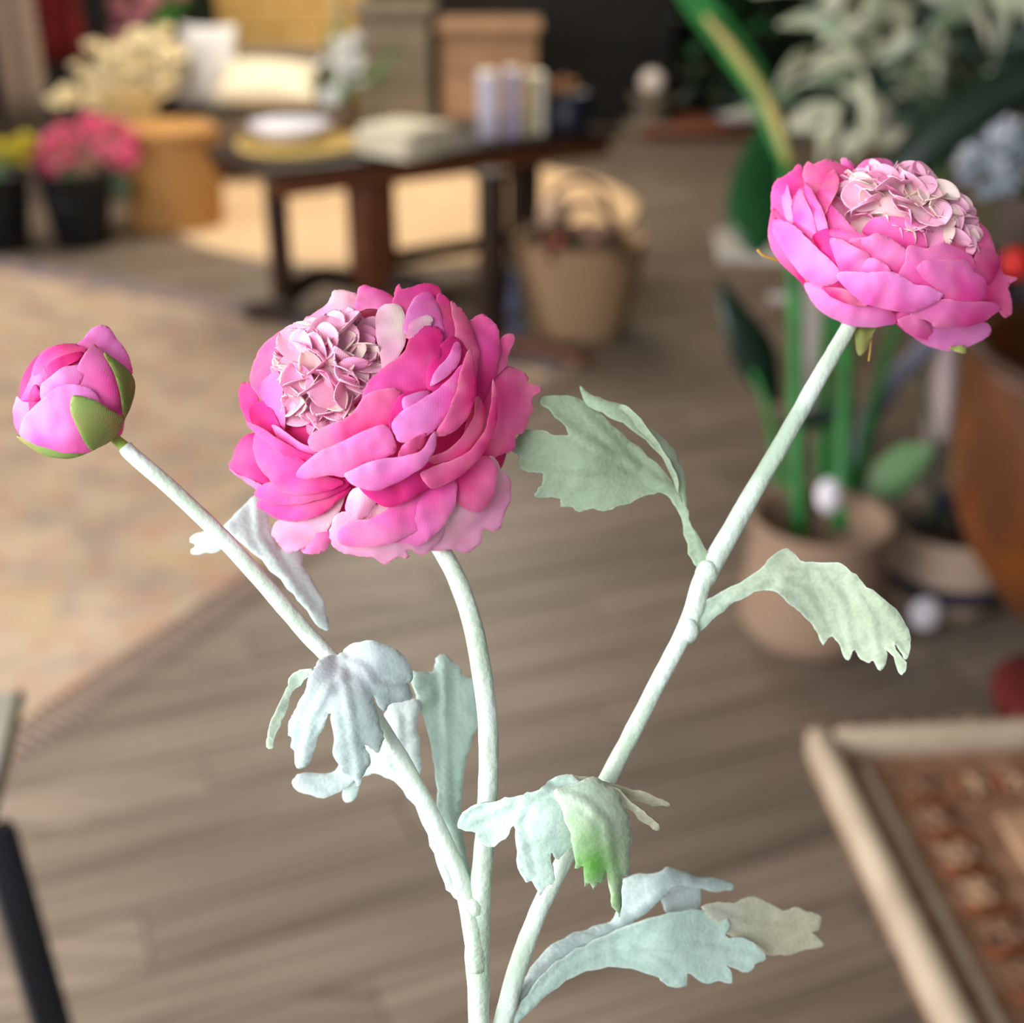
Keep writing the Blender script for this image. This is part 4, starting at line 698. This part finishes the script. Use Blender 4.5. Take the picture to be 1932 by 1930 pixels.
leaf(('ice', 'ice'), c9, [([(1190, 1528), (1150, 1500), (1100, 1430), (1050, 1372), (950, 1268), (860, 1190), (820, 1142), (860, 1100), (900, 1058), (925, 1035), (960, 1028), (975, 1090), (985, 1150), (1020, 1225), (1040, 1210), (1075, 1205), (1095, 1215), (1105, 1290), (1140, 1345), (1175, 1410), (1192, 1480)],
                   [(1190, 1520, .334), (1080, 1370, .342), (950, 1230, .350), (840, 1140, .354), (940, 1040, .358), (1090, 1230, .350), (1170, 1420, .341)]),
                  ([(860, 1185), (830, 1222), (770, 1238), (712, 1250), (700, 1238), (715, 1212), (692, 1202), (700, 1180), (750, 1160), (800, 1158), (830, 1140)], [(860, 1180, .353), (700, 1190, .358), (705, 1245, .357), (800, 1160, .355)])],
     ribs=[[(1190, 1520), (1060, 1350), (940, 1180), (930, 1060)]], spots=[(1060, 1240, 25, .1)])
# ------------------------------------------------------------------ flower heads
def ell(px, py, d, a, b, c_, m, name, par, rot=0, label=None):
    bm = bmesh.new(); bmesh.ops.create_uvsphere(bm, u_segments=36, v_segments=24, radius=1); o = P(px, py, d); cr_, sr = math.cos(rot), math.sin(rot)
    for v in bm.verts:
        x, y = v.co.x*a, v.co.y*b; x, y = x*cr_-y*sr, x*sr+y*cr_
        v.co = o+RT*(x*d/FPX)-UP*(y*d/FPX)+FW*(v.co.z*c_)
    bmesh.ops.recalc_face_normals(bm, faces=bm.faces); return obj(name, bm, m, par, label=label)
def head(cx, cy, rx, ry, rot, Rd, dc, core, petals, conv, dl, lab, parlab=None, ball='gap_shade', lift=.0013, bulge=.0002, kball=.84, kz=.86):
    hd = ell(cx, cy, dc, rx*kball, ry*kball, Rd*kz, FB[ball] if isinstance(ball, str) else ball, 'flower_head', root, rot, lab)  # crimson ball colours the petal gaps like shadow lines
    cr_, sr = math.cos(rot), math.sin(rot)
    def base_d(q):
        x, y = q[:, 0]-cx, q[:, 1]-cy; u = (x*cr_+y*sr)/rx; v = (-x*sr+y*cr_)/ry; r2 = u*u+v*v
        return dc-Rd*np.where(r2 < .9, np.sqrt(np.maximum(1-r2, .1)), .3162-(np.sqrt(r2)-.9487)*1.6)
    lay = []; grids = []
    gx, gy = np.meshgrid(np.arange(cx-rx*1.2, cx+rx*1.2, 7), np.arange(cy-ry*1.25, cy+ry*1.25, 7)); gg = np.stack([gx.ravel(), gy.ravel()], 1)
    for i, (tone, fd, pts, *opt) in enumerate(petals):
        q = conv(np.array(pts, float)); c = q.mean(0); q = c+(q-c)*1.035; jag = (opt[0]+.4 if opt else .9); dlay = opt[1] if len(opt) > 1 else 0
        v, f, o = sheet(q, 8.5, jag, 5, seed=i)
        msk = inside(o, gg); l_ = 0
        for m2, l2 in zip(grids, lay):
            if (m2 & msk).sum() > 2: l_ = max(l_, l2+1)
        grids.append(msk); lay.append(l_)
        if isinstance(fd, str): dv = np.array(core)-c if fd == 'in' else c-np.array([cx, cy]); dv = dv/(np.hypot(*dv)+1e-6)
        else: dv = np.array([math.cos(math.radians(fd)), -math.sin(math.radians(fd))])
        t = (v-c) @ dv; s = (v-c) @ np.array([-dv[1], dv[0]]); tm = max(abs(t).max(), 1); sm = max(abs(s).max(), 1); t = t/tm; s = s/sm
        ed = segdist(o, v); dep = base_d(v)*.75+base_d(c[None])[0]*.25-dl*(l_+dlay)-lift*t-bulge*(1-np.exp(-ed/16))
        dep += .00035*np.sin(s*6+i*1.7)*np.clip(t+.3, 0, 1)+.0011*s*s+.0005*np.clip(t-.6, 0, 1)*2
        dep += np.array([.0005*noise.noise(Vector((x/17, y/17, i*1.3))) for x, y in v])*np.exp(-ed/14)
        dep += np.array([.0005*noise.noise(Vector((x/30, y/30, i*2.3))) for x, y in v])
        tint = np.zeros((len(v), 3)); tint[:, 0] = np.clip(ed/26+np.clip(-t*.5, 0, 1), 0, 1); tint[:, 1] = np.clip(.5+t*.5+.12*np.sin(s*5+i), 0, 1)
        dep += np.array([.00032*noise.noise(Vector((a_*5.5, b_*1.1, i*1.9))) for a_, b_ in zip(s, t)])
        place('petal' if tone != 'sepal' else 'sepal', v, f, dep, tint, FB[tone], hd, .00028, 'green sepal' if tone == 'sepal' else None)
    return hd, base_d
def spoon(Lg, W, cup, curl, notch=0):
    V, F = [], []; nu, nv = 12, 8; tint = []
    for i in range(nu+1):
        u = 1-(1-i/nu)**1.5; ww = W*(math.sqrt(max(0, 1-((u-.62)/.382)**2)) if u > .62 else .25+.75*math.sin(math.pi/2*u/.62))
        for j in range(nv+1):
            v = j/nv*2-1; z = u*Lg*(1-notch*math.exp(-(v/.3)**2)*max(0, u-.6)*2); V.append(Vector((v*ww, cup*v*v*ww*.9-curl*u*u*Lg+.05*W*math.sin(v*6+u*4)*u, z))); tint.append((min(1, (1-max(abs(v), u if u > .5 else 0))*1.6), u, 0))
    for i in range(nu):
        for j in range(nv): a = i*(nv+1)+j; F.append((a, a+1, a+nv+2, a+nv+1))
    return V, F, tint
def spoon_mesh(name, m, *a):
    V, F, tint = spoon(*a); me = bpy.data.meshes.new(name); me.from_pydata([tuple(v) for v in V], [], F); me.polygons.foreach_set('use_smooth', [True]*len(F)); me.materials.append(m)
    at = me.color_attributes.new('tint', 'FLOAT_COLOR', 'POINT'); c = np.ones((len(V), 4)); c[:, :3] = tint; at.data.foreach_set('color', c.ravel()); return me
def put(me, name, par, loc, dirv, nrm, s=1., th=.00025):
    z = dirv.normalized(); x = nrm.cross(z).normalized(); y = z.cross(x); M = Matrix((x, y, z)).transposed().to_4x4() @ Matrix.Scale(s, 4); M.translation = loc-wloc(par)
    o = bpy.data.objects.new(name, me); COL.objects.link(o); o.parent = par; o.matrix_local = M; md = o.modifiers.new('thick', 'SOLIDIFY'); md.thickness = th; md.offset = 0; o.modifiers.new('normals', 'WEIGHTED_NORMAL'); return o
SP = [spoon_mesh('core_petal', FB['core'], .0105, .0033, .5, .12, .14), spoon_mesh('core_petal', FB['core'], .0105, .0036, .35, -.12, 0), spoon_mesh('core_petal', FB['cream'], .0105, .0029, .6, .1, .1), spoon_mesh('core_petal', FB['pale'], .010, .0034, .5, .05, .15)]
BIG = [spoon_mesh('back_petal', FB['pink'], .030, .014, .35, .18, 0), spoon_mesh('back_petal', FB['coral'], .028, .013, .3, .1, .04)]
def cam(v): return RT*v[0]+UP*v[1]-FW*v[2]      # camera-side axes as world directions (x right, y up, z towards the lens)
def core(hd, C, axes, radii, n, rs, spread=1.25, sc=1.):
    rnd = random.Random(rs); e1, e2, e3 = axes; bm = bmesh.new()
    for v in bmesh.ops.create_icosphere(bm, subdivisions=4, radius=1)['verts']: v.co = C+(e1*v.co.x*radii[0]+e2*v.co.y*radii[1]+e3*v.co.z*radii[2])*.74*(1+.05*noise.noise(v.co*5))
    obj('flower_centre', bm, FB['core'], hd)
    for k in range(n):
        th = spread*math.sqrt((k+.5)/n); ph = k*2.39996+rnd.uniform(-.25, .25)
        u = e2*math.cos(th)*radii[1]+(e1*math.cos(ph)*radii[0]+e3*math.sin(ph)*radii[2])*math.sin(th)
        rad = (e1*math.cos(ph)+e3*math.sin(ph)); un = u.normalized(); d = (un*.5+rad*.6*math.sin(th)+Vector([rnd.gauss(0, .26) for _ in range(3)])).normalized(); tip = C+u*rnd.uniform(.93, 1.06)
        nr = (un*1.1-rad*rnd.uniform(-.4, .8)+Vector([rnd.gauss(0, .25) for _ in range(3)])).normalized(); s = rnd.uniform(.85, 1.3)*sc
        if abs(nr.dot(d)) > .9: nr = d.orthogonal()
        put(SP[rnd.choice((0, 0, 1, 1, 2, 3))], 'petal', hd, tip-d*.0095*s, d, nr, s)
def back(hd, C, ax, n, rs, r=.6, s=1., tilt=.9):
    rnd = random.Random(rs); e1 = ax.orthogonal().normalized(); e3 = ax.cross(e1)
    for k in range(n):
        a = 2*math.pi*k/n+rnd.uniform(-.15, .15); rd = e1*math.cos(a)+e3*math.sin(a); t = tilt*(1 if k % 2 else .75)
        put(BIG[k % 2], 'petal', hd, C-ax*.012+rd*.003, rd*math.sin(t)+ax*math.cos(t)*.25, ax, s*rnd.uniform(.85, 1.))
cA = lambda q: q/2.9273+np.array([400, 500]); cB = lambda q: q/3.6312+np.array([1400, 270]); cC = lambda q: q/4.0208+np.array([0, 580])
F1 = [
 ('coral', 'out', [(1430, 800), (1500, 690), (1540, 625), (1620, 565), (1690, 590), (1740, 625), (1745, 655), (1812, 688), (1768, 735), (1765, 800), (1742, 870), (1715, 920), (1680, 935), (1672, 1000), (1600, 1040), (1520, 1056), (1400, 1010)], 2.4),
 ('coral', 'out', [(1540, 500), (1590, 412), (1650, 385), (1672, 412), (1640, 480), (1620, 560), (1540, 650), (1450, 800), (1430, 650)], 2.2),
 ('hot', 'out', [(1380, 330), (1430, 305), (1490, 280), (1532, 300), (1580, 370), (1585, 470), (1560, 600), (1450, 790), (1390, 650), (1370, 450)], 2.),
 ('pale', 'out', [(1250, 1200), (1400, 1110), (1520, 1060), (1580, 1110), (1640, 1200), (1642, 1290), (1600, 1400), (1562, 1466), (1490, 1462), (1482, 1532), (1400, 1580), (1300, 1560), (1200, 1570), (1120, 1500)], 2.6),
 ('coral', 'out', [(1340, 1190), (1440, 1090), (1520, 1060), (1570, 1120), (1560, 1230), (1500, 1350), (1380, 1330)], 1.5),
 ('pale', 'out', [(665, 1520), (672, 1430), (700, 1380), (900, 1330), (1200, 1270), (1290, 1400), (1190, 1585), (1082, 1570), (1082, 1612), (1030, 1605), (962, 1646), (880, 1612), (780, 1592), (720, 1585)], 2.8),
 ('pink', 'out', [(1100, 1250), (1180, 1180), (1320, 1180), (1346, 1260), (1312, 1380), (1230, 1480), (1150, 1540), (1060, 1530), (950, 1490)], 1.4),
 ('pink', 'out', [(700, 1500), (722, 1440), (800, 1410), (900, 1390), (1030, 1300), (1130, 1190), (1200, 1270), (1192, 1400), (1100, 1480), (950, 1542), (820, 1552), (740, 1545)], 1.),
 ('pale', 'out', [(342, 1490), (360, 1415), (500, 1405), (620, 1340), (740, 1250), (690, 1380), (600, 1500), (540, 1550), (490, 1562), (430, 1586), (370, 1532)], 2.4),
 ('pink', 'out', [(490, 1565), (560, 1500), (640, 1420), (656, 1500), (640, 1550), (600, 1588), (540, 1592)], 1.),
 ('pale', 'out', [(780, 1240), (910, 1225), (900, 1320), (850, 1392), (790, 1392), (740, 1345)], .6),
 ('vio', 'out', [(905, 1290), (930, 1230), (1000, 1190), (1090, 1150), (1110, 1190), (1040, 1262), (980, 1312)], .4),
 ('gap_shade', 'in', [(820, 1180), (1150, 1080), (1240, 1180), (1150, 1260), (1000, 1330), (900, 1300)], .3),
 ('hot', 'out', [(104, 1120), (112, 1075), (140, 1000), (190, 940), (240, 935), (270, 1000), (310, 1190), (260, 1215), (180, 1185)], 1.6),
 ('pink', 'out', [(103, 1130), (180, 1170), (260, 1205), (340, 1245), (430, 1335), (330, 1300), (250, 1262), (230, 1225), (150, 1175)], 1.6),
 ('hot', 'out', [(255, 1330), (290, 1290), (500, 1320), (760, 1225), (650, 1340), (560, 1392), (450, 1415), (380, 1402), (310, 1372)], 1.5),
 ('hot', 'out', [(245, 1250), (330, 1200), (450, 1240), (740, 1180), (720, 1240), (560, 1302), (380, 1322), (270, 1292)], 1.),
 ('hot', 'out', [(235, 985), (262, 935), (380, 1010), (500, 1080), (600, 1150), (720, 1200), (600, 1250), (430, 1262), (330, 1190), (255, 1090)], .8),
 ('pale', 'in', [(530, 330), (520, 300), (560, 270), (640, 215), (665, 150), (700, 145), (760, 150), (800, 170), (830, 260), (740, 360), (620, 370)], 1.6),
 ('pink', 'in', [(800, 250), (800, 170), (830, 120), (900, 128), (1000, 180), (1045, 235), (1000, 270), (900, 240)], 1.4),
 ('hot', 'in', [(1000, 250), (1010, 160), (1036, 112), (1052, 132), (1130, 120), (1180, 105), (1240, 120), (1268, 185), (1280, 340), (1180, 380), (1060, 360)], 1.4),
 ('hot', 'in', [(1240, 180), (1300, 190), (1345, 300), (1372, 430), (1340, 520), (1270, 620), (1220, 560), (1240, 380)], 1.),
 ('coral', 'in', [(1318, 210), (1360, 235), (1400, 280), (1432, 350), (1470, 470), (1450, 620), (1390, 700), (1350, 560), (1340, 350)], 1.4),
 ('coral', 'out', [(215, 645), (228, 560), (245, 510), (300, 430), (400, 360), (470, 350), (480, 430), (400, 540), (370, 700), (340, 790), (262, 720)], 1.2),
 ('hot', 'out', [(150, 725), (160, 670), (182, 650), (222, 662), (262, 760), (300, 860), (260, 900), (210, 885), (168, 805)], 1.),
 ('gap_shade', 'in', [(215, 790), (300, 760), (380, 900), (400, 960), (300, 920), (230, 880)], .3),
 ('pink', 'in', [(255, 690), (310, 620), (370, 600), (395, 760), (400, 900), (350, 880), (300, 770)], .6),
 ('vio', 'in', [(1060, 360), (1110, 200), (1200, 160), (1252, 250), (1278, 360), (1270, 500), (1200, 560), (1120, 420)], .7),
 ('pale', 'in', [(1075, 400), (1100, 320), (1180, 280), (1216, 300), (1200, 350), (1130, 400)], .6, 1.2),
 ('core', 'in', [(925, 480), (905, 330), (940, 230), (1040, 235), (1068, 320), (1066, 420), (1010, 540), (960, 620)], 1.2),
 ('core', 'in', [(592, 470), (596, 400), (640, 382), (720, 395), (758, 430), (750, 490), (700, 520), (620, 510)], .8, 2),
 ('core', 'in', [(760, 640), (770, 560), (800, 470), (900, 490), (940, 590), (890, 690), (830, 720)], .8, 1),
 ('gap_shade', 'in', [(1200, 560), (1320, 400), (1420, 520), (1380, 700), (1280, 780), (1200, 720)], .3),
 ('vio', 'in', [(1210, 665), (1232, 590), (1300, 510), (1335, 440), (1362, 432), (1376, 485), (1350, 560), (1290, 620)], .4, 1.2),
 ('hot', 'in', [(840, 735), (872, 640), (960, 560), (1060, 485), (1090, 400), (1150, 350), (1220, 345), (1266, 385), (1255, 500), (1215, 640), (1130, 712), (1030, 710), (940, 715)], .7),
 ('gap_shade', 'in', [(1020, 740), (1100, 700), (1200, 700), (1200, 800), (1100, 900), (1000, 960), (980, 860)], .3),
 ('vio', 'in', [(1060, 800), (1065, 730), (1200, 700), (1150, 790), (1090, 840)], .3),
 ('coral', 'in', [(540, 975), (572, 920), (680, 870), (770, 825), (845, 725), (930, 692), (1010, 690), (1052, 745), (1045, 830), (960, 905), (850, 945), (700, 1000), (580, 1025)], .7),
 ('pink', 'in', [(335, 892), (385, 905), (470, 970), (570, 1022), (566, 1062), (520, 1060), (440, 1012), (375, 962)], .8),
 ('hot', 'out', [(200, 872), (262, 892), (340, 945), (450, 1010), (560, 1060), (560, 1090), (480, 1112), (380, 1042), (270, 952), (212, 902)], .9),
 ('vio', 'in', [(1000, 870), (1050, 810), (1150, 750), (1220, 705), (1300, 640), (1370, 560), (1392, 610), (1335, 760), (1235, 900), (1130, 962), (1042, 972), (1015, 930)], .6),
 ('coral', 'in', [(1235, 930), (1300, 820), (1350, 690), (1380, 560), (1425, 475), (1452, 600), (1445, 760), (1385, 870), (1300, 930)], .6),
 ('pink', 'in', [(478, 1165), (505, 1105), (600, 1030), (700, 985), (900, 895), (962, 900), (1008, 990), (992, 1042), (900, 1080), (850, 1090), (740, 1165), (660, 1155), (560, 1175)], .6),
 ('hot', 'in', [(1035, 1065), (1052, 1000), (1110, 960), (1182, 930), (1160, 1000), (1110, 1050)], .3),
 ('coral', 'in', [(1210, 1060), (1330, 1000), (1435, 860), (1455, 740), (1490, 760), (1502, 830), (1472, 950), (1390, 1050), (1290, 1080), (1200, 1095)], .6),
 ('vio', 'in', [(740, 1160), (800, 1120), (900, 1080), (1060, 1055), (1150, 1025), (1222, 925), (1228, 1000), (1182, 1092), (1090, 1160), (930, 1235), (820, 1225)], .6),
 ('coral', 'in', [(1165, 1140), (1280, 1090), (1400, 1040), (1500, 920), (1535, 770), (1545, 640), (1572, 760), (1548, 940), (1450, 1090), (1340, 1180), (1230, 1225), (1180, 1195)], .8),
]
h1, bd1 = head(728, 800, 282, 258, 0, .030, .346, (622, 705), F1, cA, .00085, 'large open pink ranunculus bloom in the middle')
ax1 = cam((-.34, .30, .89)).normalized(); e = ax1.cross(UP).normalized(); C1 = P(652, 726, .3320)
core(h1, C1, (e, ax1, e.cross(ax1)), (.0180, .0190, .0176), 112, 4, 1.38, 1.12)
back(h1, P(740, 800, .350), ax1, 12, 1, s=1.)
F2 = [
 ('coral', 'out', [(1340, 320), (1430, 310), (1500, 350), (1545, 410), (1570, 470), (1480, 480), (1380, 420)], 1.), ('coral', 'out', [(1560, 510), (1620, 540), (1690, 620), (1730, 730), (1700, 760), (1590, 720), (1540, 620)], 1.),
 ('coral', 'out', [(1690, 950), (1730, 880), (1765, 780), (1778, 740), (1772, 830), (1800, 900), (1882, 928), (1845, 960), (1822, 1010), (1852, 1120), (1840, 1165), (1792, 1182), (1735, 1130), (1660, 1080)], 2.2),
 ('pink', 'out', [(790, 170), (850, 120), (960, 105), (1020, 135), (1056, 200), (960, 270), (800, 240)], 1.),
 ('hot', 'out', [(205, 340), (240, 262), (300, 220), (345, 190), (372, 165), (405, 162), (440, 260), (450, 400), (330, 570), (215, 470)], 1.8),
 ('coral', 'out', [(420, 240), (450, 135), (500, 142), (580, 120), (640, 128), (712, 175), (722, 210), (650, 310), (600, 400), (500, 440), (445, 320)], 1.8),
 ('coral', 'in', [(490, 400), (560, 270), (600, 210), (640, 190), (660, 300), (600, 420), (560, 500)], .6), ('pink', 'out', [(678, 125), (700, 103), (735, 118), (772, 158), (740, 190), (690, 170)], 1.),
 ('hot', 'out', [(183, 600), (212, 455), (235, 540), (310, 740), (445, 970), (380, 925), (240, 785), (196, 690)], .6),
 ('vio', 'in', [(276, 400), (282, 300), (310, 288), (340, 400), (352, 545), (300, 500)], .5), ('hot', 'in', [(340, 440), (430, 300), (500, 440), (520, 640), (430, 640)], .3),
 ('pink', 'in', [(355, 540), (360, 410), (400, 318), (442, 400), (492, 520), (502, 650), (420, 610)], .5), ('pink', 'in', [(428, 280), (480, 322), (520, 400), (565, 490), (582, 600), (510, 650), (475, 480)], .6),
 ('gap_shade', 'in', [(490, 640), (600, 590), (640, 700), (690, 870), (600, 830), (540, 740)], .3), ('pink', 'in', [(588, 415), (660, 470), (720, 540), (785, 600), (700, 620), (605, 610), (585, 500)], .5),
 ('hot', 'in', [(560, 605), (620, 590), (680, 590), (860, 645), (870, 780), (700, 680)], .3),
 ('pink', 'in', [(830, 605), (862, 550), (900, 520), (960, 505), (1080, 510), (1200, 550), (1300, 630), (1352, 692), (1262, 718), (1140, 722), (1000, 650), (880, 640)], .5),
 ('coral', 'in', [(1600, 760), (1690, 720), (1752, 780), (1742, 880), (1690, 950), (1600, 900)], .7), ('coral', 'in', [(1340, 720), (1420, 680), (1530, 700), (1600, 760), (1590, 830), (1460, 830)], .5),
 ('pink', 'in', [(695, 660), (860, 645), (930, 618), (1000, 650), (1110, 720), (1138, 765), (1122, 860), (1085, 905), (960, 820), (860, 770), (780, 700)], .6),
 ('pink', 'in', [(1085, 910), (1125, 800), (1145, 705), (1260, 725), (1370, 688), (1500, 740), (1582, 800), (1570, 900), (1400, 1050), (1230, 985)], .5),
 ('pink', 'in', [(605, 665), (660, 655), (750, 700), (868, 772), (800, 885), (690, 880), (640, 790)], .5), ('pink', 'in', [(790, 890), (872, 790), (960, 815), (1020, 880), (1000, 915), (880, 905)], .4),
 ('pink', 'in', [(1205, 890), (1235, 820), (1300, 800), (1400, 802), (1530, 810), (1580, 880), (1662, 940), (1645, 1070), (1540, 1100), (1400, 1070), (1340, 1000)], .5),
 ('vio', 'out', [(440, 965), (560, 985), (700, 1050), (850, 1110), (1000, 1140), (1060, 1215), (960, 1248), (780, 1252), (640, 1205), (530, 1135), (475, 1060)], .6),
 ('coral', 'in', [(540, 1000), (700, 1000), (860, 1110), (700, 1090)], .3),
 ('vio', 'in', [(213, 570), (245, 528), (300, 540), (400, 600), (430, 640), (525, 730), (600, 800), (672, 872), (690, 905), (600, 962), (480, 955), (380, 865), (290, 745), (232, 645)], .6),
 ('vio', 'out', [(1030, 1190), (1150, 1150), (1280, 1120), (1320, 1210), (1400, 1255), (1560, 1250), (1660, 1228), (1692, 1292), (1640, 1345), (1500, 1402), (1380, 1414), (1260, 1375), (1160, 1312), (1080, 1245)], .8),
 ('pink', 'in', [(1070, 1215), (1180, 1180), (1280, 1250), (1312, 1345), (1220, 1330), (1150, 1295)], .4),
 ('pink', 'in', [(1160, 1165), (1280, 1110), (1400, 1070), (1530, 1090), (1680, 1090), (1762, 1132), (1700, 1185), (1640, 1225), (1540, 1252), (1340, 1254), (1290, 1220)], .8),
 ('vio', 'in', [(665, 925), (680, 890), (760, 880), (860, 890), (950, 880), (1050, 892), (1120, 930), (1180, 970), (1260, 975), (1340, 1020), (1372, 1042), (1300, 1095), (1160, 1155), (1040, 1142), (860, 1100), (760, 1032)], .7),
]
h2, bd2 = head(1680, 482, 232, 162, .33, .026, .360, (1712, 395), F2, cB, .0008, 'open pink ranunculus bloom at the upper right seen from the side', kz=.62, kball=.74, bulge=.0003)
ax2 = cam((.30, .86, .42)).normalized(); e = cam((.93, -.37, 0)).normalized(); e = (e-ax2*e.dot(ax2)).normalized()
core(h2, P(1700, 424, .350), (e, ax2, e.cross(ax2)), (.0215, .0145, .0175), 135, 8, 1.6, 1.02)
back(h2, P(1690, 500, .366), cam((.25, .8, .1)).normalized(), 9, 2, s=.85, tilt=1.1)
for sc_, nm, lab in (([(778, 1240), (920, 1250), (895, 1320), (868, 1380), (835, 1440), (800, 1455), (782, 1400)], 'sepal', 'green sepal browning at its tip'), ([(1420, 1400), (1500, 1385), (1542, 1405), (1535, 1440), (1480, 1435)], 'sepal', 'straw-coloured sepal tip')):
    v, f, o = sheet(cB(np.array(sc_, float)), 7, .8, 4, 3); tint = np.zeros((len(v), 3)); tint[:, 0] = np.clip(segdist(o, v)/20, 0, 1); tint[:, 1] = 1; place('sepal', v, f, .352+(v[:, 1]-v[:, 1].min())*-.00004+.0006*np.sin(v[:, 0]/5), tint, FB['sepal'], h2, .0004, lab)
gt = mat('gold_thread', (178, 140, 60), rough=.4)
obj('loose_thread', tube([P(*cB(np.array(q)), .352) for q in ((905, 1255), (888, 1330), (878, 1420), (868, 1495))], .0003, 6, 5), gt, h2); obj('loose_thread', tube([P(*cB(np.array(q)), .36) for q in ((105, 728), (140, 765), (190, 785), (255, 805))], .0004, 6, 5), gt, h2)
obj('calyx', lathe([(.001, 0), (.0022, .0), (.0028, .003), (.0034, .006), (.001, .0065)], P(1603, 616, .351), 20), m_gst, h2)
F3 = [
 ('vio', 'out', [(590, 300), (640, 240), (690, 178), (740, 150), (785, 143), (830, 160), (880, 240), (940, 310), (985, 420), (995, 500), (900, 440), (800, 400), (680, 330)], .5),
 ('hot', 'in', [(250, 500), (270, 420), (330, 340), (400, 300), (480, 285), (580, 288), (640, 320), (600, 420), (480, 520), (350, 580), (240, 620)], .4),
 ('gap_shade', 'in', [(330, 570), (360, 450), (440, 385), (560, 350), (625, 345), (590, 400), (480, 460), (400, 530)], .2),
 ('pink', 'in', [(165, 700), (200, 620), (245, 520), (320, 460), (345, 520), (320, 610), (250, 700)], .3), ('gap_shade', 'in', [(225, 705), (262, 590), (312, 650), (310, 700)], .2),
 ('pink', 'in', [(590, 500), (620, 400), (690, 300), (730, 300), (800, 370), (880, 480), (925, 620), (940, 820), (820, 800), (680, 720), (580, 640)], .5),
 ('vio', 'in', [(315, 600), (370, 540), (480, 460), (600, 440), (640, 420), (610, 570), (520, 620), (400, 680), (330, 720)], .4),
 ('vio', 'in', [(103, 800), (115, 730), (132, 678), (185, 715), (300, 720), (330, 760), (200, 870), (170, 970), (120, 900)], .5),
 ('vio', 'in', [(165, 960), (180, 860), (250, 770), (340, 690), (420, 620), (540, 590), (640, 610), (720, 660), (760, 780), (680, 900), (670, 1000), (685, 1080), (500, 1092), (320, 1045), (230, 1010)], .5),
]
h3, bd3 = head(138, 748, 112, 116, 0, .0145, .339, (95, 690), F3, cC, .0007, 'closed pink ranunculus bud at the left with green sepals', bulge=.0004, lift=.0006, kball=.86)
for pts, d0, lab in (([(128, 975), (200, 995), (330, 1035), (480, 1080), (690, 1060), (720, 1070), (600, 1125), (480, 1142), (330, 1115), (210, 1045)], -.002, 'green sepal'), ([(788, 350), (830, 370), (900, 420), (980, 490), (1022, 590), (992, 740), (950, 830), (915, 890), (935, 800), (905, 620), (860, 480)], -.0035, 'olive sepal with a brown tip'),
                ([(535, 740), (545, 690), (565, 668), (640, 680), (740, 715), (840, 780), (935, 835), (925, 880), (900, 935), (830, 1015), (740, 1060), (690, 1078), (640, 1015), (580, 890), (542, 800)], -.0036, 'olive green sepal folded over the front of the bud')):
    v, f, o = sheet(cC(np.array(pts, float)), 7, .3, 6, 5); tint = np.zeros((len(v), 3)); ed = segdist(o, v); tint[:, 0] = np.clip(ed/14, 0, 1); tint[:, 1] = np.clip(1-(v[:, 1]-v[:, 1].min())/90, 0, 1)
    place('sepal', v, f, bd3(v)+d0-.0006*(1-np.exp(-ed/9)), tint, FB['sepal'], h3, .0005, lab)
bp_ = spoon_mesh('back_petal', FB['pink'], .014, .007, .4, .3, 0)
for k in range(5):
    a = k*1.26+.6; dv = cam((math.cos(a)*.7+.2, math.sin(a)*.7+.1, -.5)).normalized(); put(bp_, 'petal', h3, P(160, 765, .345), dv, cam((-.5, .4, .6)).normalized(), .9)
